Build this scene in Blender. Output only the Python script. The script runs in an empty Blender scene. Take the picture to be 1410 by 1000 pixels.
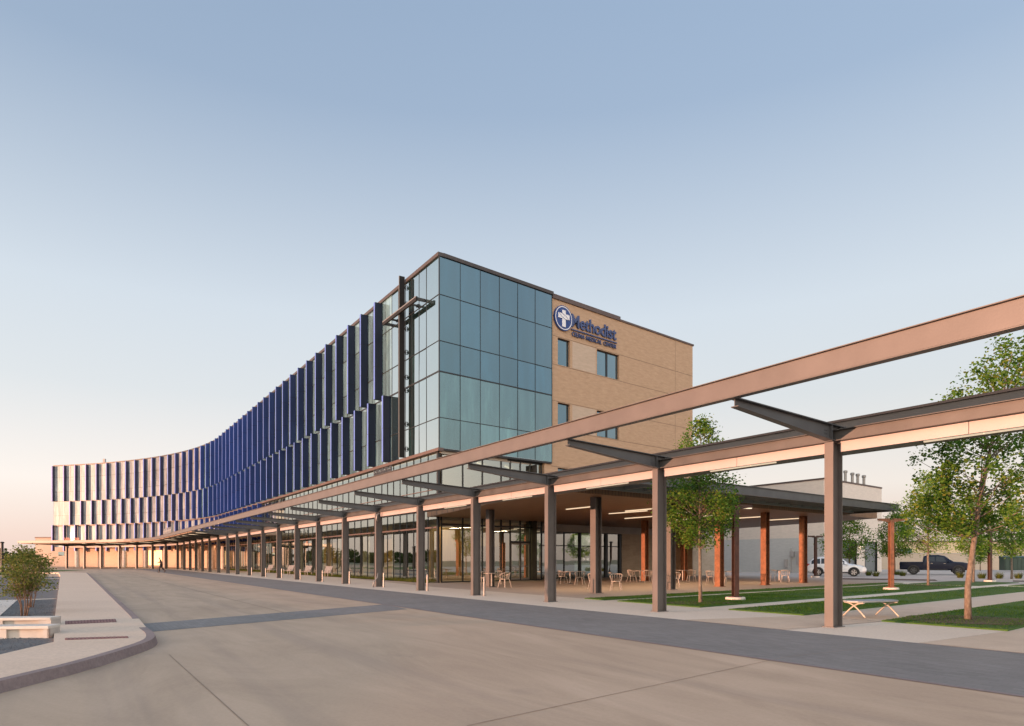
import bpy, math, random
import numpy as np
from mathutils import Vector, Matrix
random.seed(7); rng = np.random.default_rng(7)
SC = bpy.context.scene
COL = SC.collection
V = Vector

# ---------------------------------------------------------------- frames (metres, camera at the origin looking along +Y)
EYE, FOC, U0, HV = 1.45, 930.0, 705.0, 771.0
def gp(u, v, z=0.0):                       # plan point of a surveyed ground mark
    Y = FOC * (EYE - z) / (v - HV)
    return ((u - U0) / FOC * Y, Y)
P0 = (6.94, 14.58)
D = (-0.545, 0.8384); NI = (0.8384, 0.545)       # along the column row / towards the building
E = (0.766, 0.643);  QI = (-0.643, 0.766)        # along the brick front / into the building
CU = (-4.53, 42.0)                                # corner of the glass block
def R(s, w, z=0.0): return V((P0[0] + s*D[0] + w*NI[0], P0[1] + s*D[1] + w*NI[1], z))
def EF(t, q, z=0.0): return V((CU[0] + t*E[0] + q*QI[0], CU[1] + t*E[1] + q*QI[1], z))
D3, N3, E3, Q3, Z3 = V((*D, 0)), V((*NI, 0)), V((*E, 0)), V((*QI, 0)), V((0, 0, 1))
# facade curve
_fp = []
x, y, h = CU[0], CU[1], math.atan2(D[1], D[0])
for i in range(1360):
    _fp.append((x, y, h))
    x += 0.1*math.cos(h); y += 0.1*math.sin(h)
    if i*0.1 > 72: h += math.radians(0.073)
def FP(t, out=0.0, z=0.0):
    f = min(max(t, 0), 135.5)/0.1; i = int(f); a = f - i
    x0, y0, h0 = _fp[i]; x1, y1, h1 = _fp[min(i+1, 1359)]
    x, y, h = x0+(x1-x0)*a, y0+(y1-y0)*a, h0+(h1-h0)*a
    if t < 0: x += t*math.cos(h); y += t*math.sin(h)
    return V((x - math.sin(h)*out, y + math.cos(h)*out, z))
def FH(t): return _fp[min(max(int(t/0.1), 0), 1359)][2]
# canopy curve: straight row, then a gentle turn to the left
CAN_PTS = []
_row = [R(s, 0) for s in np.arange(-14, 104, 1.0)]
_x, _y, _h = _row[-1].x, _row[-1].y, math.atan2(D[1], D[0])
_can = [(p.x, p.y, math.atan2(D[1], D[0])) for p in _row]
for i in range(38):
    _h += math.radians(2.0) if i < 22 else 0
    _x += math.cos(_h); _y += math.sin(_h); _can.append((_x, _y, _h))
def CP(s, w=0.0, z=0.0):                   # s along the canopy, w towards the building
    f = min(max(s + 14, 0), len(_can)-1.001); i = int(f); a = f - i
    x0, y0, h0 = _can[i]; x1, y1, h1 = _can[i+1]
    x, y, h = x0+(x1-x0)*a, y0+(y1-y0)*a, h0+(h1-h0)*a
    return V((x + math.sin(h)*w, y - math.cos(h)*w, z))
def CH(s): return _can[min(max(int(s+14), 0), len(_can)-1)][2]

# ---------------------------------------------------------------- mesh builder
class MB:
    def __init__(s): s.v = []; s.f = []
    def quad(s, a, b, c, d):
        n = len(s.v); s.v += [tuple(a), tuple(b), tuple(c), tuple(d)]; s.f.append((n, n+1, n+2, n+3)); return s
    def hexa(s, p):                        # 8 points: bottom ring, top ring
        n = len(s.v); s.v += [tuple(q) for q in p]
        for f in ((3,2,1,0),(4,5,6,7),(0,1,5,4),(1,2,6,5),(2,3,7,6),(3,0,4,7)): s.f.append(tuple(n+i for i in f))
        return s
    def box(s, o, a, b, c):                # corner + three edge vectors
        o, a, b, c = V(o), V(a), V(b), V(c)
        if a.cross(b).dot(c) < 0: a, b = b, a
        return s.hexa([o, o+a, o+a+b, o+b, o+c, o+a+c, o+a+b+c, o+b+c])
    def cbox(s, c, sx, sy, sz, ax=V((1,0,0)), ay=V((0,1,0)), az=V((0,0,1))):
        c = V(c); return s.box(c - ax*sx/2 - ay*sy/2 - az*sz/2, ax*sx, ay*sy, az*sz)
    def poly(s, pts, z0, z1):              # plan polygon prism (counter-clockwise)
        pts = [(p[0], p[1]) for p in pts]
        ar = sum(pts[i][0]*pts[(i+1) % len(pts)][1] - pts[(i+1) % len(pts)][0]*pts[i][1] for i in range(len(pts)))
        if ar < 0: pts = pts[::-1]
        n = len(s.v); k = len(pts)
        s.v += [(p[0], p[1], z0) for p in pts] + [(p[0], p[1], z1) for p in pts]
        s.f.append(tuple(n+i for i in range(k-1, -1, -1))); s.f.append(tuple(n+k+i for i in range(k)))
        for i in range(k): j = (i+1) % k; s.f.append((n+i, n+j, n+k+j, n+k+i))
        return s
    def sheet(s, pts, z):
        pts = [(p[0], p[1]) for p in pts]
        ar = sum(pts[i][0]*pts[(i+1) % len(pts)][1] - pts[(i+1) % len(pts)][0]*pts[i][1] for i in range(len(pts)))
        if ar < 0: pts = pts[::-1]
        n = len(s.v); s.v += [(p[0], p[1], z) for p in pts]; s.f.append(tuple(range(n, n+len(pts)))); return s
    def tube(s, pts, r, k=8, cap=True):
        pts = [V(p) for p in pts]
        rs = r if isinstance(r, (list, tuple)) else [r]*len(pts)
        n0 = len(s.v); up = None
        for i, p in enumerate(pts):
            t = (pts[min(i+1, len(pts)-1)] - pts[max(i-1, 0)]).normalized()
            if up is None: up = t.orthogonal().normalized()
            up = (up - t*up.dot(t)); up = up.normalized() if up.length > 1e-6 else t.orthogonal().normalized()
            b = t.cross(up)
            for j in range(k):
                a = 2*math.pi*j/k; s.v.append(tuple(p + (up*math.cos(a) + b*math.sin(a))*rs[i]))
        for i in range(len(pts)-1):
            for j in range(k):
                j2 = (j+1) % k
                s.f.append((n0+i*k+j, n0+i*k+j2, n0+(i+1)*k+j2, n0+(i+1)*k+j))
        if cap:
            s.f.append(tuple(n0+j for j in range(k-1, -1, -1))); s.f.append(tuple(n0+(len(pts)-1)*k+j for j in range(k)))
        return s
    def lathe(s, c, prof, k=16):           # prof: (radius, z) about the vertical through c
        c = V(c); n0 = len(s.v)
        for r, z in prof:
            for j in range(k):
                a = 2*math.pi*j/k; s.v.append((c.x+r*math.cos(a), c.y+r*math.sin(a), c.z+z))
        for i in range(len(prof)-1):
            for j in range(k):
                j2 = (j+1) % k; s.f.append((n0+i*k+j, n0+i*k+j2, n0+(i+1)*k+j2, n0+(i+1)*k+j))
        s.f.append(tuple(n0+j for j in range(k-1, -1, -1))); s.f.append(tuple(n0+(len(prof)-1)*k+j for j in range(k)))
        return s
    def build(s, name, m, parent=None, smooth=False, loc=None, bevel=0):
        me = bpy.data.meshes.new(name)
        if loc is not None:
            l = V(loc); me.from_pydata([(a-l.x, b-l.y, c-l.z) for a, b, c in s.v], [], s.f)
        else: me.from_pydata(s.v, [], s.f)
        me.update()
        me.materials.append(m)
        if smooth: me.polygons.foreach_set('use_smooth', [True]*len(me.polygons))
        o = bpy.data.objects.new(name, me); COL.objects.link(o)
        if parent is not None: o.parent = parent
        if loc is not None: o.location = loc
        if bevel:
            b = o.modifiers.new('b', 'BEVEL'); b.width = bevel; b.segments = 2; b.limit_method = 'ANGLE'
        return o
def np_mesh(name, verts, faces, m, parent=None):
    me = bpy.data.meshes.new(name)
    nf, k = faces.shape
    me.vertices.add(len(verts)); me.vertices.foreach_set('co', verts.astype(np.float32).ravel())
    me.loops.add(nf*k); me.loops.foreach_set('vertex_index', faces.astype(np.int32).ravel())
    me.polygons.add(nf); me.polygons.foreach_set('loop_start', np.arange(0, nf*k, k, dtype=np.int32))
    me.update(calc_edges=True); me.validate(); me.materials.append(m)
    o = bpy.data.objects.new(name, me); COL.objects.link(o)
    if parent is not None: o.parent = parent
    return o
def tag(o, label=None, cat=None, group=None, kind=None):
    if label: o['label'] = label
    if cat: o['category'] = cat
    if group: o['group'] = group
    if kind: o['kind'] = kind
    return o
def thing(name, label, cat, loc=(0,0,0), rz=0.0, group=None):
    o = bpy.data.objects.new(name, None); COL.objects.link(o); o.empty_display_size = 0.2
    o.location = loc; o.rotation_euler = (0, 0, rz)
    return tag(o, label, cat, group)
def dup(root, loc, rz, label, group=None):
    r = root.copy(); COL.objects.link(r); r.location = loc; r.rotation_euler = (0, 0, rz); r['label'] = label
    if group: r['group'] = group
    for ch in list(root.children):
        c = ch.copy(); COL.objects.link(c); c.parent = r
        for g in list(ch.children):
            d = g.copy(); COL.objects.link(d); d.parent = c
    return r

# ---------------------------------------------------------------- materials
def NT(name):
    m = bpy.data.materials.new(name); m.use_nodes = True
    nt = m.node_tree; b = nt.nodes['Principled BSDF']; return m, nt, b
def L(nt, a, b): nt.links.new(a, b)
def pos_node(nt, ax=None):
    g = nt.nodes.new('ShaderNodeNewGeometry')
    if ax is None: return g.outputs['Position']
    d = nt.nodes.new('ShaderNodeVectorMath'); d.operation = 'DOT_PRODUCT'; d.inputs[1].default_value = (ax[0], ax[1], 0)
    L(nt, g.outputs['Position'], d.inputs[0])
    d2 = nt.nodes.new('ShaderNodeVectorMath'); d2.operation = 'DOT_PRODUCT'; d2.inputs[1].default_value = (-ax[1], ax[0], 0)
    L(nt, g.outputs['Position'], d2.inputs[0])
    sp = nt.nodes.new('ShaderNodeSeparateXYZ'); L(nt, g.outputs['Position'], sp.inputs[0])
    c = nt.nodes.new('ShaderNodeCombineXYZ')
    L(nt, d.outputs['Value'], c.inputs[0]); L(nt, d2.outputs['Value'], c.inputs[1]); L(nt, sp.outputs[2], c.inputs[2])
    return c.outputs[0]
def ramp(nt, fac, stops):
    r = nt.nodes.new('ShaderNodeValToRGB')
    while len(r.color_ramp.elements) < len(stops): r.color_ramp.elements.new(0.5)
    for e, (p, c) in zip(r.color_ramp.elements, stops): e.position = p; e.color = (*c, 1)
    L(nt, fac, r.inputs[0]); return r.outputs[0]
def noise(nt, vec, scale, detail=4, rough=0.55):
    n = nt.nodes.new('ShaderNodeTexNoise'); n.inputs['Scale'].default_value = scale
    n.inputs['Detail'].default_value = detail; n.inputs['Roughness'].default_value = rough
    L(nt, vec, n.inputs['Vector']); return n.outputs['Fac']
def mixc(nt, fac, a, b, mode='MIX'):
    m = nt.nodes.new('ShaderNodeMix'); m.data_type = 'RGBA'; m.blend_type = mode
    for s, val in ((m.inputs[0], fac), (m.inputs[6], a), (m.inputs[7], b)):
        if isinstance(val, (int, float)): s.default_value = val
        elif isinstance(val, tuple): s.default_value = (*val, 1)
        else: L(nt, val, s)
    return m.outputs[2]
def scalevec(nt, vec, s):
    m = nt.nodes.new('ShaderNodeVectorMath'); m.operation = 'MULTIPLY'; m.inputs[1].default_value = s
    L(nt, vec, m.inputs[0]); return m.outputs[0]
def bump(nt, b, h, strength=0.3, dist=0.02):
    n = nt.nodes.new('ShaderNodeBump'); n.inputs['Strength'].default_value = strength; n.inputs['Distance'].default_value = dist
    L(nt, h, n.inputs['Height']); L(nt, n.outputs[0], b.inputs['Normal'])
def mat(name, col, rough=0.6, metal=0.0, var=0.12, scale=3.0, bmp=0.0, bscale=40, emit=None, spec=None, stretch=None):
    m, nt, b = NT(name)
    b.inputs['Roughness'].default_value = rough; b.inputs['Metallic'].default_value = metal
    if spec is not None: b.inputs['Specular IOR Level'].default_value = spec
    p = pos_node(nt)
    if stretch: p = scalevec(nt, p, stretch)
    if var > 0:
        n = noise(nt, p, scale, 5)
        lo = tuple(c*(1-var) for c in col); hi = tuple(min(1, c*(1+var)) for c in col)
        L(nt, ramp(nt, n, [(0.3, lo), (0.7, hi)]), b.inputs['Base Color'])
    else: b.inputs['Base Color'].default_value = (*col, 1)
    if bmp: bump(nt, b, noise(nt, p, bscale, 6), bmp)
    if emit: b.inputs['Emission Color'].default_value = (*emit[0], 1); b.inputs['Emission Strength'].default_value = emit[1]
    return m
M = {}
M['steel'] = mat('painted_steel', (0.118, 0.106, 0.10), 0.45, 0.05, 0.10, 1.6, 0.05, 30)
M['steel_dark'] = mat('dark_steel', (0.075, 0.077, 0.08), 0.45, 0.05, 0.15, 2.0)
M['fascia'] = mat('pale_fascia_panel', (0.40, 0.36, 0.355), 0.5, 0.0, 0.06, 1.2)  # lightened so the panels read as sunlit under the darker beam
M['row_beam'] = mat('weathered_beam', (0.075, 0.072, 0.068), 0.5, 0.05, 0.25, 1.2)  # darker than the other steel, painting in shade on the beam
M['rust'] = mat('weathering_steel', (0.21, 0.085, 0.04), 0.75, 0.0, 0.3, 6.0, 0.2, 60)  # rust on the lone post; on patio columns the orange paints in low sun
M['rust_dark'] = mat('dark_weathering_steel', (0.06, 0.026, 0.017), 0.7, 0.0, 0.3, 6.0, 0.2, 60)
M['mullion'] = mat('dark_aluminium', (0.03, 0.034, 0.038), 0.4, 0.4, 0.1)
M['trim'] = mat('brown_trim', (0.115, 0.08, 0.07), 0.5, 0.2, 0.1)
M['coping'] = mat('dark_coping', (0.06, 0.05, 0.047), 0.5, 0.1, 0.1)
M['bronze'] = mat('black_bronze', (0.020, 0.021, 0.022), 0.6, 0.0, 0.1, spec=.15)
M['soffit_pale'] = mat('pale_wood_soffit', (0.42, 0.30, 0.22), 0.6, 0, 0.15, 1.5)
M['deck'] = mat('grey_roof_deck', (0.24, 0.26, 0.28), 0.5, 0.1, 0.1)
M['silver'] = mat('brushed_silver', (0.24, 0.235, 0.225), 0.4, 0.4, 0.05)
M['alu'] = mat('pale_aluminium', (0.34, 0.31, 0.28), 0.45, 0.2, 0.06)
M['white'] = mat('white_coating', (0.34, 0.32, 0.30), 0.5, 0, 0.04)
M['black'] = mat('black_steel', (0.02, 0.02, 0.022), 0.5, 0.2, 0.1)
M['cream_metal'] = mat('cream_powder_coat', (0.46, 0.42, 0.35), 0.45, 0.1, 0.05)
M['slab'] = mat('grey_composite', (0.28, 0.31, 0.33), 0.5, 0, 0.1)
M['concrete'] = mat('cast_concrete', (0.50, 0.46, 0.41), 0.85, 0, 0.15, 2.5, 0.15, 30)
M['concrete_lt'] = mat('pale_concrete', (0.60, 0.56, 0.50), 0.85, 0, 0.12, 2.0, 0.15, 40)
M['grey_fascia'] = mat('grey_fascia', (0.40, 0.37, 0.35), 0.6, 0.0, 0.12, 1.0)
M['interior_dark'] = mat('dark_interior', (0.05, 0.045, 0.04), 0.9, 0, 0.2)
M['interior_wood'] = mat('golden_wood', (0.42, 0.25, 0.09), 0.6, 0, 0.2, 2, stretch=(4, 4, 0.4))
M['interior_ceil'] = mat('ceiling', (0.55, 0.52, 0.46), 0.9, 0, 0.05)
M['light'] = mat('warm_lamp', (1, 0.9, 0.75), 0.5, 0, 0, emit=((1.0, 0.76, 0.50), 0.14))
M['light_soft'] = mat('soft_lamp', (1, 0.9, 0.75), 0.5, 0, 0, emit=((1.0, 0.76, 0.52), 0.10))
M['lit'] = mat('lit_window', (0.9, 0.7, 0.4), 0.4, 0, 0, emit=((1.0, 0.60, 0.20), 0.16))
M['bark'] = mat('pale_bark', (0.21, 0.165, 0.13), 0.9, 0, 0.5, 14, 0.9, 40, stretch=(1, 1, 0.3))
def bark_mat():
    m, nt, b = NT('pale_bark'); ps = pos_node(nt)
    n = noise(nt, scalevec(nt, ps, (1, 1, .55)), 16, 5, .65); n2 = noise(nt, scalevec(nt, ps, (1, 1, .25)), 45, 4, .6)
    c = ramp(nt, n, [(.35, (.11, .085, .065)), (.5, (.19, .15, .12)), (.65, (.28, .235, .19))])
    L(nt, mixc(nt, .4, c, ramp(nt, n2, [(.3, (.08, .06, .045)), (.7, (.30, .25, .20))])), b.inputs['Base Color']); b.inputs['Roughness'].default_value = .95; b.inputs['Specular IOR Level'].default_value = .1
    bump(nt, b, n, .9, .02); return m
M['bark'] = bark_mat()
M['bark_dk'] = mat('brown_bark', (0.16, 0.10, 0.065), 0.9, 0, 0.3, 14, 0.5, 40)
M['mulch'] = mat('mulch', (0.11, 0.07, 0.045), 0.95, 0, 0.5, 25, 0.8, 60)
M['rubber'] = mat('rubber', (0.018, 0.018, 0.018), 0.85, 0, 0.1)
M['rim'] = mat('alloy', (0.45, 0.45, 0.46), 0.3, 0.8, 0.05)
M['carwhite'] = mat('white_paint', (0.72, 0.72, 0.72), 0.22, 0, 0.02); M['carwhite'].node_tree.nodes['Principled BSDF'].inputs['Coat Weight'].default_value = 0.6
M['carnavy'] = mat('navy_paint', (0.005, 0.009, 0.025), 0.35, 0.0, 0.05, spec=.2); M['carnavy'].node_tree.nodes['Principled BSDF'].inputs['Coat Weight'].default_value = 0.05
M['carglass'] = mat('tinted_glass', (0.012, 0.015, 0.018), 0.05, 0, 0)
M['chrome'] = mat('chrome', (0.7, 0.7, 0.7), 0.15, 1.0, 0)
M['headlamp'] = mat('clear_lens', (0.75, 0.75, 0.75), 0.1, 0, 0)
M['taillamp'] = mat('red_lens', (0.35, 0.01, 0.01), 0.2, 0, 0)
M['signblue'] = mat('sign_blue', (0.02, 0.055, 0.22), 0.35, 0, 0.03)
M['signwhite'] = mat('sign_white', (0.80, 0.80, 0.82), 0.4, 0, 0.02)
M['letterblue'] = mat('letter_blue', (0.05, 0.075, 0.19), 0.35, 0.0, 0.05)
M['skin'] = mat('skin', (0.42, 0.26, 0.18), 0.6, 0, 0.05)
M['cloth'] = mat('dark_cloth', (0.03, 0.025, 0.03), 0.9, 0, 0.2)
M['hair'] = mat('dark_hair', (0.02, 0.013, 0.01), 0.7, 0, 0.1)
M['greenbox'] = mat('green_enamel', (0.03, 0.06, 0.045), 0.5, 0.1, 0.1)
M['roof'] = mat('roof_membrane', (0.3, 0.29, 0.27), 0.9, 0, 0.1)
M['red_tile'] = mat('dark_red_tile', (0.15, 0.06, 0.055), 0.8, 0, 0.2, 10)

def fin_mat(name):
    m, nt, b = NT(name)
    tc = nt.nodes.new('ShaderNodeTexCoord'); oi = nt.nodes.new('ShaderNodeObjectInfo')
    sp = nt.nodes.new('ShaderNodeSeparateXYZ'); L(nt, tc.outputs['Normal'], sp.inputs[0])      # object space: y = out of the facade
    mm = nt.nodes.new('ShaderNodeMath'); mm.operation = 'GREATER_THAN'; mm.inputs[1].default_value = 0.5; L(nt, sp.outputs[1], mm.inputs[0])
    pz = nt.nodes.new('ShaderNodeSeparateXYZ'); L(nt, tc.outputs['Object'], pz.inputs[0])       # panel joints every 2.4 m
    fr = nt.nodes.new('ShaderNodeMath'); fr.operation = 'PINGPONG'; fr.inputs[1].default_value = 1.2; L(nt, pz.outputs[2], fr.inputs[0])
    jt = nt.nodes.new('ShaderNodeMath'); jt.operation = 'LESS_THAN'; jt.inputs[1].default_value = 0.012; L(nt, fr.outputs[0], jt.inputs[0])
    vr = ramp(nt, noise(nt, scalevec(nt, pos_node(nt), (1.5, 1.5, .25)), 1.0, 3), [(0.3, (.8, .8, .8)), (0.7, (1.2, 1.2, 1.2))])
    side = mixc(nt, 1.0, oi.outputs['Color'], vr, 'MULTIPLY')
    c = mixc(nt, mm.outputs[0], side, (0.11, 0.19, 0.56)); c = mixc(nt, jt.outputs[0], c, (0.01, 0.01, 0.015))  # outward face brighter blue, other faces in the per-fin colour
    L(nt, c, b.inputs['Base Color']); b.inputs['Metallic'].default_value = 0.0; b.inputs['Roughness'].default_value = 0.42; b.inputs['Specular IOR Level'].default_value = 0.25
    return m
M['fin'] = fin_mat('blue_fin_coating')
def tower_glass(name, tint, body, fac, slope=None, var=(.7, 1.8)):
    m, nt, b = NT(name)
    nt.nodes.remove(b)
    out = nt.nodes['Material Output']
    gl = nt.nodes.new('ShaderNodeBsdfGlossy'); gl.inputs['Roughness'].default_value = 0.015
    df = nt.nodes.new('ShaderNodeBsdfDiffuse')
    g = nt.nodes.new('ShaderNodeNewGeometry')
    L(nt, ramp(nt, g.outputs['Random Per Island'], [(0.0, tuple(c*var[0] for c in body)), (.8, tuple(c*1.1 for c in body)), (1.0, tuple(c*var[1] for c in body))]), df.inputs['Color'])
    cur = noise(nt, scalevec(nt, g.outputs['Position'], (1.1, 1.1, .22)), 1.4, 4, .6)          # curtains and ceilings dimly behind the pane
    cm_ = mixc(nt, 1.0, df.inputs['Color'].links[0].from_socket, ramp(nt, cur, [(.3, (.62, .62, .62)), (.55, (1, 1, 1)), (.75, (1.7, 1.65, 1.5))]), 'MULTIPLY'); L(nt, cm_, df.inputs['Color'])
    n = nt.nodes.new('ShaderNodeBump'); n.inputs['Strength'].default_value = 0.05; n.inputs['Distance'].default_value = 0.02
    L(nt, noise(nt, g.outputs['Position'], 0.5, 1), n.inputs['Height']); L(nt, n.outputs[0], gl.inputs['Normal'])
    lw = nt.nodes.new('ShaderNodeLayerWeight'); lw.inputs['Blend'].default_value = 0.5
    tm = nt.nodes.new('ShaderNodeMath'); tm.operation = 'MULTIPLY'; tm.use_clamp = True; tm.inputs[1].default_value = 1.5; L(nt, lw.outputs['Facing'], tm.inputs[0])
    L(nt, mixc(nt, tm.outputs[0], tint, (1.0, 1.0, 0.97)), gl.inputs['Color'])       # coated glass: bluer face on, neutral at a glance
    pw = nt.nodes.new('ShaderNodeMath'); pw.operation = 'POWER'; pw.inputs[1].default_value = 1.1; L(nt, lw.outputs['Facing'], pw.inputs[0])
    mp = nt.nodes.new('ShaderNodeMath'); mp.operation = 'MULTIPLY_ADD'; mp.inputs[1].default_value = (1-fac) if slope is None else slope; mp.inputs[2].default_value = fac
    L(nt, pw.outputs[0], mp.inputs[0])
    mx = nt.nodes.new('ShaderNodeMixShader'); L(nt, mp.outputs[0], mx.inputs[0]); L(nt, df.outputs[0], mx.inputs[1]); L(nt, gl.outputs[0], mx.inputs[2])
    L(nt, mx.outputs[0], out.inputs[0]); return m
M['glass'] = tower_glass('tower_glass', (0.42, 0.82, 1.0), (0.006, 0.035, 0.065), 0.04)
M['glass_low'] = tower_glass('lower_tower_glass', (0.50, 0.86, 1.0), (0.05, 0.115, 0.125), 0.05)  # lighter body stands in for blinds and lit rooms behind the lower rows
M['glass_pale'] = tower_glass('pale_fritted_glass', (0.74, 0.92, 1.0), (0.12, 0.22, 0.265), 0.05, 0.55, (.85, 1.3))  # paler body stands in for sky mirrored between the fins
M['glass_far'] = tower_glass('pale_opal_glass', (0.9, 0.95, 1.0), (0.31, 0.33, 0.35), 0.08, 0.25, (.95, 1.12))  # pale, barely glossy body stands in for the mirrored sunset sky
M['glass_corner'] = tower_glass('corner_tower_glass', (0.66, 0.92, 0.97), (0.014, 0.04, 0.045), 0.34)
def clear_glass(name, tint, fac):
    m, nt, b = NT(name); nt.nodes.remove(b); out = nt.nodes['Material Output']
    gl = nt.nodes.new('ShaderNodeBsdfGlossy'); gl.inputs['Roughness'].default_value = 0.01; gl.inputs['Color'].default_value = (0.85, 0.92, 0.88, 1)
    g = nt.nodes.new('ShaderNodeNewGeometry')
    n = nt.nodes.new('ShaderNodeBump'); n.inputs['Strength'].default_value = 0.04; n.inputs['Distance'].default_value = 0.02
    L(nt, noise(nt, g.outputs['Position'], 0.6, 1), n.inputs['Height']); L(nt, n.outputs[0], gl.inputs['Normal'])
    tr = nt.nodes.new('ShaderNodeBsdfTransparent'); tr.inputs['Color'].default_value = (*tint, 1)
    lw = nt.nodes.new('ShaderNodeFresnel'); lw.inputs['IOR'].default_value = 1.5
    mp = nt.nodes.new('ShaderNodeMath'); mp.operation = 'MULTIPLY_ADD'; mp.inputs[1].default_value = 1-fac; mp.inputs[2].default_value = fac
    L(nt, lw.outputs[0], mp.inputs[0])
    mx = nt.nodes.new('ShaderNodeMixShader'); L(nt, mp.outputs[0], mx.inputs[0]); L(nt, tr.outputs[0], mx.inputs[1]); L(nt, gl.outputs[0], mx.inputs[2])
    L(nt, mx.outputs[0], out.inputs[0]); return m
M['lobby_glass'] = clear_glass('lobby_glass', (0.55, 0.66, 0.58), 0.42)

def brick_mat(name, c1, c2, mortar, ax, bw=0.4, bh=0.1):
    m, nt, b = NT(name); p = pos_node(nt, ax)
    sp = nt.nodes.new('ShaderNodeSeparateXYZ'); L(nt, p, sp.inputs[0])
    cb = nt.nodes.new('ShaderNodeCombineXYZ'); L(nt, sp.outputs[0], cb.inputs[0]); L(nt, sp.outputs[2], cb.inputs[1])
    br = nt.nodes.new('ShaderNodeTexBrick'); L(nt, cb.outputs[0], br.inputs['Vector'])
    br.inputs['Color1'].default_value = (*c1, 1); br.inputs['Color2'].default_value = (*c2, 1); br.inputs['Mortar'].default_value = (*mortar, 1)
    br.inputs['Scale'].default_value = 1.0; br.inputs['Mortar Size'].default_value = 0.006
    br.inputs['Brick Width'].default_value = bw; br.inputs['Row Height'].default_value = bh
    n = noise(nt, scalevec(nt, p, (1.2, 1.2, 5.0)), 1.3, 6, 0.7)
    c = mixc(nt, 0.55, br.outputs['Color'], ramp(nt, n, [(0.3, tuple(x*0.85 for x in c1)), (0.7, tuple(x*1.1 for x in c2))]))
    L(nt, c, b.inputs['Base Color']); b.inputs['Roughness'].default_value = 0.85
    bump(nt, b, br.outputs['Fac'], -0.2, 0.01); return m
M['brick'] = brick_mat('tan_brick', (0.445, 0.29, 0.18), (0.515, 0.35, 0.228), (0.45, 0.35, 0.25), E)
M['brick_grey'] = brick_mat('grey_tan_brick', (0.50, 0.39, 0.29), (0.54, 0.42, 0.32), (0.45, 0.38, 0.30), E)
M['stone'] = brick_mat('limestone_blocks', (0.36, 0.29, 0.215), (0.50, 0.42, 0.325), (0.26, 0.22, 0.17), E, 0.9, 0.45)
M['stone_warm'] = brick_mat('warm_limestone', (0.50, 0.37, 0.29), (0.55, 0.41, 0.32), (0.43, 0.33, 0.27), (1, 0), 1.2, 0.45)
def ground_mat(name, c1, c2, sc=0.25, fine=18, bstr=0.15, ax=None, sw=None, rough=0.85):
    m, nt, b = NT(name); p = pos_node(nt, ax)
    pp = scalevec(nt, p, sw) if sw else p
    n1 = noise(nt, pp, sc, 6, 0.6); n2 = noise(nt, p, fine, 5, 0.7)
    c = ramp(nt, n1, [(0.3, c1), (0.7, c2)])
    c = mixc(nt, 0.35, c, ramp(nt, n2, [(0.25, tuple(x*0.55 for x in c1)), (0.75, tuple(min(1, x*1.35) for x in c2))]))
    L(nt, c, b.inputs['Base Color']); b.inputs['Roughness'].default_value = rough; bump(nt, b, n2, bstr, 0.01)
    return m
def drive_mat():
    m, nt, b = NT('broomed_concrete'); p = pos_node(nt, D)
    big = noise(nt, scalevec(nt, p, (1, .55, 1)), .22, 5, .6); sw = nt.nodes.new('ShaderNodeTexNoise'); sw.inputs['Scale'].default_value = .5; sw.inputs['Detail'].default_value = 8; sw.inputs['Roughness'].default_value = .62; sw.inputs['Distortion'].default_value = 2.2
    L(nt, scalevec(nt, p, (.35, 1.3, 1)), sw.inputs['Vector']); fine = noise(nt, p, 22, 5, .7)
    c = ramp(nt, big, [(.32, (.43, .305, .205)), (.68, (.57, .412, .285))])
    c = mixc(nt, .55, c, ramp(nt, sw.outputs['Fac'], [(.33, (.36, .252, .168)), (.5, (.485, .346, .235)), (.68, (.61, .445, .315))]))
    c = mixc(nt, .18, c, ramp(nt, fine, [(.3, (.28, .21, .16)), (.7, (.56, .44, .35))]))
    st = noise(nt, p, .9, 3, .5); c = mixc(nt, ramp(nt, st, [(.66, (0, 0, 0)), (.80, (.35, .35, .35))]), c, (.26, .20, .16))
    tr = noise(nt, scalevec(nt, p, (.035, 1.1, 1)), 1.0, 4, .6); c = mixc(nt, ramp(nt, tr, [(.50, (0, 0, 0)), (.70, (.45, .45, .45))]), c, (.30, .225, .175))
    L(nt, c, b.inputs['Base Color']); b.inputs['Roughness'].default_value = .8; bump(nt, b, fine, .08, .01); return m
M['drive'] = drive_mat()
M['walk'] = ground_mat('sidewalk_concrete', (0.70, 0.575, 0.465), (0.76, 0.635, 0.52), 0.5, 20, 0.1)
M['walk2'] = ground_mat('left_walk_concrete', (0.62, 0.475, 0.355), (0.70, 0.55, 0.425), 0.5, 20, 0.1, D, (1, 0.3, 1))
M['aggregate'] = ground_mat('exposed_aggregate', (0.53, 0.41, 0.305), (0.65, 0.52, 0.40), 1.5, 70, 0.4)
M['patio'] = ground_mat('patio_concrete', (0.44, 0.335, 0.265), (0.52, 0.41, 0.33), 0.5, 18, 0.1)
M['lot'] = ground_mat('parking_concrete', (0.46, 0.385, 0.335), (0.54, 0.46, 0.40), 0.4, 12, 0.1)
M['soil'] = ground_mat('dry_ground', (0.17, 0.15, 0.09), (0.23, 0.20, 0.12), 0.05, 3, 0.2)
M['lawn'] = ground_mat('turf', (0.028, 0.078, 0.005), (0.055, 0.122, 0.009), 0.7, 30, 0.6, rough=0.95)
M['gravel'] = ground_mat('slate_gravel', (0.08, 0.085, 0.09), (0.16, 0.17, 0.175), 2.0, 45, 0.9, rough=0.9)
M['curb'] = ground_mat('stained_kerb', (0.20, 0.155, 0.15), (0.27, 0.215, 0.205), 1.0, 16, 0.15)
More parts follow.
